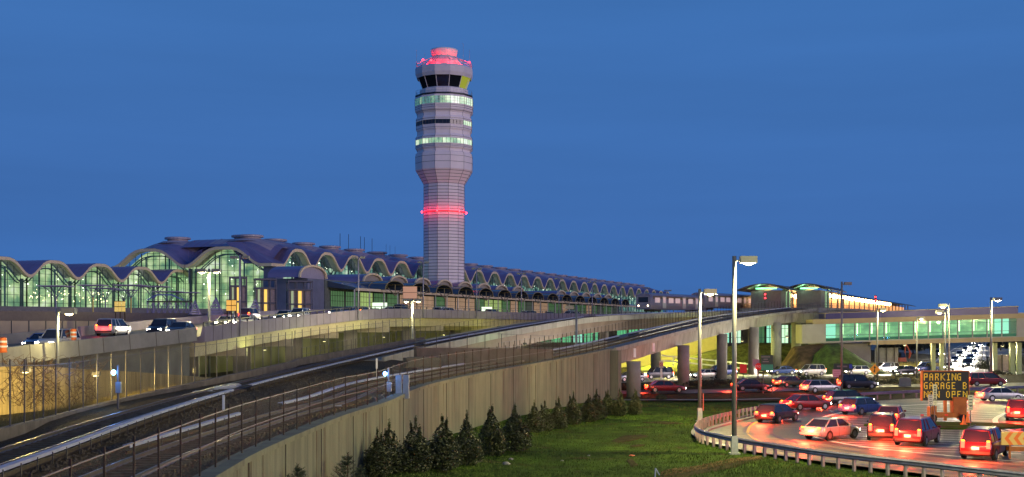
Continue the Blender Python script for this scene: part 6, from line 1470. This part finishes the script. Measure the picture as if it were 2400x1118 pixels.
for a in ((1470, 915, 50, .8, 'dark low shrub just right of the end of the retaining wall'), (1540, 914, 75, 1.1, 'broad dark shrub between the first two viaduct pillars'), (1578, 916, 45, .8, 'small dark shrub left of the second pillar'), (1547, 936, 28, .55, 'small rounded shrub on the lawn edge right of the first pillar'),
          (1640, 905, 70, .9, 'dark shrub right of the second pillar'), (1710, 902, 90, .9, 'dark shrub behind the tallest lamp post'), (1765, 903, 50, .8, 'dark shrub left of the stop sign post'),
          (1880, 893, 110, 1.0, 'spreading shrub left of the wide green sign'), (1950, 900, 80, .9, 'spreading shrub under the wide green sign'), (2010, 903, 90, 1.1, 'spreading shrub left of the diamond sign post'), (2080, 902, 100, 1.1, 'spreading shrub right of the diamond sign post'), (2140, 900, 60, 1.0, 'spreading shrub left of the message board'),
          (2305, 868, 30, 2.6, 'tall dark bush beside the approach road'), (2390, 872, 60, 4.0, 'large dark bush at the right edge of the photo'), (2340, 878, 50, .8, 'low shrub right of the dazzling approach road')): low_shrub(*a)
# dry reeds / construction clutter under the footbridge
random.seed(17); k = MB()
for i in range(1600):
    p = G(U(2035, 2185), U(858, 868)); hh = U(.3, 1.3); k.add([(p.x - .06, p.y, 0), (p.x + .06, p.y, 0), (p.x + U(-.5, .5), p.y, hh)], [(0, 1, 2)])
tag(k.build('dry_reeds', mat('dry_reeds', (.40, .34, .10), .9, var=.4, scale=3)), 'bright dry grass along the far road under the footbridge', 'reeds', kind='stuff')
ex = G(2112, 856); t = thing('excavator', 'small orange excavator parked under the footbridge', 'excavator', (ex.x, ex.y, 0), .4)
k = MB(); k.box((0, 0, .4), (2.6, 1.8, .7)); k.build('tracks', M['tyre'], t); k = MB(); k.box((-.2, 0, 1.15), (1.8, 1.5, .8)); k.build('body', mat('digger_orange', (.55, .10, .02), .5, var=.1), t)
k = MB(); k.box((.1, 0, 2.0), (1.1, 1.2, 1.0), taper=.85); k.build('cab', M['cglass'], t)
k = MB(); k.bar((.8, 0, 1.3), (1.2, 0, 4.4), .16, 4); k.bar((1.2, 0, 4.4), (2.4, 0, 2.6), .13, 4); k.bar((2.4, 0, 2.6), (2.1, 0, 1.4), .3, 4, .12); k.build('boom', mat('digger_orange', (.55, .10, .02), .5, var=.1), t)
def hoarding(px0, px1, y0, y1, Y, label, col):
    A_, B_ = P(px0, y1, Y), P(px1, y0, Y); t = thing('hoarding', label, 'fence panel', (A_.x, Y, 0)); w_ = B_.x - A_.x; k = MB(); k.box((w_ / 2, 0, (A_.z + B_.z) / 2), (w_, .08, B_.z - A_.z)); k.build('panel', mat('hoard_%d' % (col[0] * 100), col, .7, var=.15), t)
    for i in range(3): k = MB(); k.box((w_ * (i + .5) / 3, -.08, B_.z / 2), (.16, .12, B_.z + .2)); k.build('post', M['black'], t)
hoarding(2322, 2374, 832, 870, 205, 'purplish grey hoarding panel right of the approach road', (.30, .24, .27)); hoarding(2050, 2105, 815, 850, 212, 'grey hoarding panel under the left half of the footbridge', (.16, .17, .19))
# site fence beyond the far road
fence('site_fence', 'light steel mesh fence with leaning posts behind the far road', smooth_path([G(1830, 868), G(1950, 866), G(2040, 864)], 2), 2.4, 4.4, 0, chain=False, rails=(1,), r=.05, m=mat('fence_lit', (.36, .38, .20), .5, var=.1), lean=.15)
# utility cabinet, roundabout stones, litter
def bits(px, y, sz, label, m_, nm='junction_box', cat='box'):
    p = G(px, y); k = MB(); k.box((0, 0, sz[2] / 2), sz, U(-.4, .4), taper=.92); k.box((0, 0, sz[2] + .03), (sz[0] * .7, sz[1] * .7, .06)); tag(k.build(nm, m_, loc=(p.x, p.y, 0)), label, cat)
bits(2121, 906, (1.5, .8, 1.1), 'grey concrete utility cabinet between the hedge and the slip road', M['conc_plain'])
def rock(px, y, s_, label):
    p = G(px, y); k = MB(); n = 7
    for (r_, z_) in ((.9, 0), (1.1, .3), (.8, .65), (.3, .85)):
        for i in range(n): a = 2 * math.pi * i / n; f_ = U(.8, 1.2); k.v.append((r_ * f_ * s_ * math.cos(a), r_ * f_ * s_ * .7 * math.sin(a), z_ * s_))
    k.f = [(j * n + i, j * n + (i + 1) % n, (j + 1) * n + (i + 1) % n, (j + 1) * n + i) for j in range(3) for i in range(n)] + [tuple(range(3 * n, 4 * n))]
    tag(k.build('stone', M['conc_plain'], smooth=True, loc=(p.x, p.y, field_z(p.x, p.y) - .02)), label, 'stone', 'pale stones on the lawn')
rock(1186, 1086, .22, 'larger pale stone on the grass below the seventh evergreen'); rock(1198, 1075, .15, 'smaller pale stone just behind the larger one')
rock(1317, 1077, .10, 'small stone on the bare patch of the lawn'); rock(1380, 1065, .1, 'small stone half way to the tallest lamp post')
k = MB(); p = G(1481, 1065); k.lathe([(.13, 0), (.2, .03), (.15, .06), (.02, .09)], 7, (0, 0, 0)); tag(k.build('litter', mat('litter_red', (.75, .16, .06), .6, var=.1), loc=(p.x, p.y, field_z(p.x, p.y) + .02)), 'crumpled orange-red scrap lying on the lawn', 'litter')
k = MB(); p = P(1534, 1102, 62.5); k.bar((0, 0, -.7), (.05, 0, .1), .04, 5); k.bar((.05, 0, .1), (.25, 0, -.25), .03, 5); tag(k.build('pipe_stub', mat('pipe_blue', (.30, .33, .50), .5, var=.1), loc=p), 'bent bluish pipe stub sticking up at the bottom edge of the lawn', 'pipe')
k = MB(); p = G(1640, 985); k.box((.42, -.1, 1.5), (.08, .05, 1.4)); tag(k.build('reflector_tag', mat('tag_red', (.6, .12, .08), .5, var=.1), loc=(p.x - .15, p.y, 0)), 'narrow red reflector strip fixed to the second lamp post', 'reflector')
# lawn: tufts, bare patches
random.seed(77); k = MB()
lim = 0
for i in range(90000):
    Y = 60 + 66 * R() ** 1.5; X = (U(820, 2400) - 1200) / F * Y
    if X < at_y(WALL, Y).x + .4: continue
    # keep off the road
    px = 1200 + F * X / Y; py = HZ + F * CZ / Y
    if px > 1628:
        if py < 1004: lim_y = 1004 - (px - 1655) * .245; inside = py > lim_y
        else: inside = py < 1020 + (px - 1632) * (.30 if px < 1721 else .16) + (18 if px > 1721 else 6) - (0)
        if px > 1721: inside = (py < 1054 + (px - 1721) * .142) and (py > 985 - (px - 1721) * .23 if px < 1812 else True)
        if inside or px > 1880 and py < 1050: continue
    h_ = U(.05, .15) * (1 + .8 * (noise2(X * .7, Y * .6) > .35)); blade(k, X, Y, field_z(X, Y) - .01, h_, U(.012, .028))
gt_ = k.build('lawn_grass', mat('grass_blade', (.028, .062, .005), .85, var=.5, scale=.5, col2=(.10, .15, .02))); tag(gt_, 'short green grass of the lawn between the wall and the loop road', 'grass', kind='stuff')
def patch(px_pts, nm, m_):
    q = [G(a, b_) for a, b_ in px_pts]; c_ = sum(q, Vector()) / len(q); k = MB(); n = len(q); k.v = [(c_.x, c_.y, field_z(c_.x, c_.y) + .035)]
    for p in q:
        for f_ in (.5, .85, 1.0): w_ = c_.lerp(p, f_ * U(.85, 1.1)); k.v.append((w_.x, w_.y, field_z(w_.x, w_.y) + (.05 if f_ < 1 else -.01)))
    for i in range(n):
        a, b_ = 1 + 3 * i, 1 + 3 * ((i + 1) % n); k.f += [(0, a, b_), (a, a + 1, b_ + 1, b_), (a + 1, a + 2, b_ + 2, b_ + 1)]
    struct(k.build(nm, m_, smooth=True))
for pts_ in ([(1430, 1030), (1460, 1018), (1510, 1016), (1520, 1020), (1480, 1030), (1450, 1034)], [(1475, 1040), (1500, 1035), (1515, 1037), (1500, 1044), (1478, 1046)], [(1540, 1115), (1600, 1100), (1660, 1092), (1720, 1082), (1785, 1068), (1790, 1073), (1730, 1092), (1660, 1106), (1600, 1118)], [(1500, 990), (1560, 984), (1610, 990), (1560, 994)], [(1465, 1075), (1480, 1070), (1500, 1090), (1480, 1092)]):
    patch(pts_, 'bare_patch', M['soil'])
random.seed(19); k = MB()
for i in range(900):
    t_ = R(); px = 1550 + 235 * t_; py = 1112 - 42 * t_ + U(-7, 7) * (1 - .5 * t_); p = G(px, py); s_ = U(.03, .10); z_ = field_z(p.x, p.y) + .05; a = U(0, 3.14); k.add([(p.x - s_ * math.cos(a), p.y - s_ * math.sin(a), z_), (p.x + s_ * .3, p.y - .03, z_ + .03), (p.x + s_ * math.cos(a), p.y + s_ * math.sin(a), z_ + U(0, .08)), (p.x, p.y + .04, z_ + .06)], [(0, 1, 2), (0, 2, 3)])
tag(k.build('fallen_leaves', mat('dead_leaves', (.16, .10, .035), .9, var=.6, scale=9)), 'drift of dead brown leaves along the foot of the lawn', 'leaves', kind='stuff')

# ================================================================ far background at right and left
def far_tree(px, ytop, Y, wpx, label):
    p = P(px, ytop, Y); H = p.z; w_ = wpx * Y / F; t = thing('broadleaf_tree', label, 'tree', (p.x, Y, 0), 0, 'dark trees in the far background'); k = MB()
    for i in range(700):
        a, el_ = U(0, 6.28), U(-1, 1.4); q = U(.5, 1); c_ = Vector((math.cos(a) * math.cos(el_) * q * w_ / 2, math.sin(a) * math.cos(el_) * q * w_ / 2, H * .6 + math.sin(el_) * q * H * .4)); s_ = U(.3, .8); d = Vector((U(-1, 1), U(-1, 1), U(-1, 1))).normalized(); e1 = d * s_; e2 = d.orthogonal().normalized() * s_ * .6
        k.add([c_ - e1, c_ + e2, c_ + e1, c_ - e2], [(0, 1, 2, 3)])
    k.build('crown', M['leaf_low'], t); k = MB(); k.bar((0, 0, 0), (0, 0, H * .7), .25, 6, .1); k.build('trunk', M['bark'], t)
for i, (px, yt, Y, w_) in enumerate(((2085, 795, 330, 60), (2140, 798, 360, 70), (2345, 799, 420, 60), (2400, 796, 380, 80), (2180, 798, 420, 60))):
    far_tree(px, yt, Y, w_, ('dark tree seen under the left end of the footbridge', 'dark tree left of the footbridge posts', 'dark tree right of the approach road, far away', 'dark tree at the right edge beneath the footbridge', 'dark tree between the footbridge posts')[i])
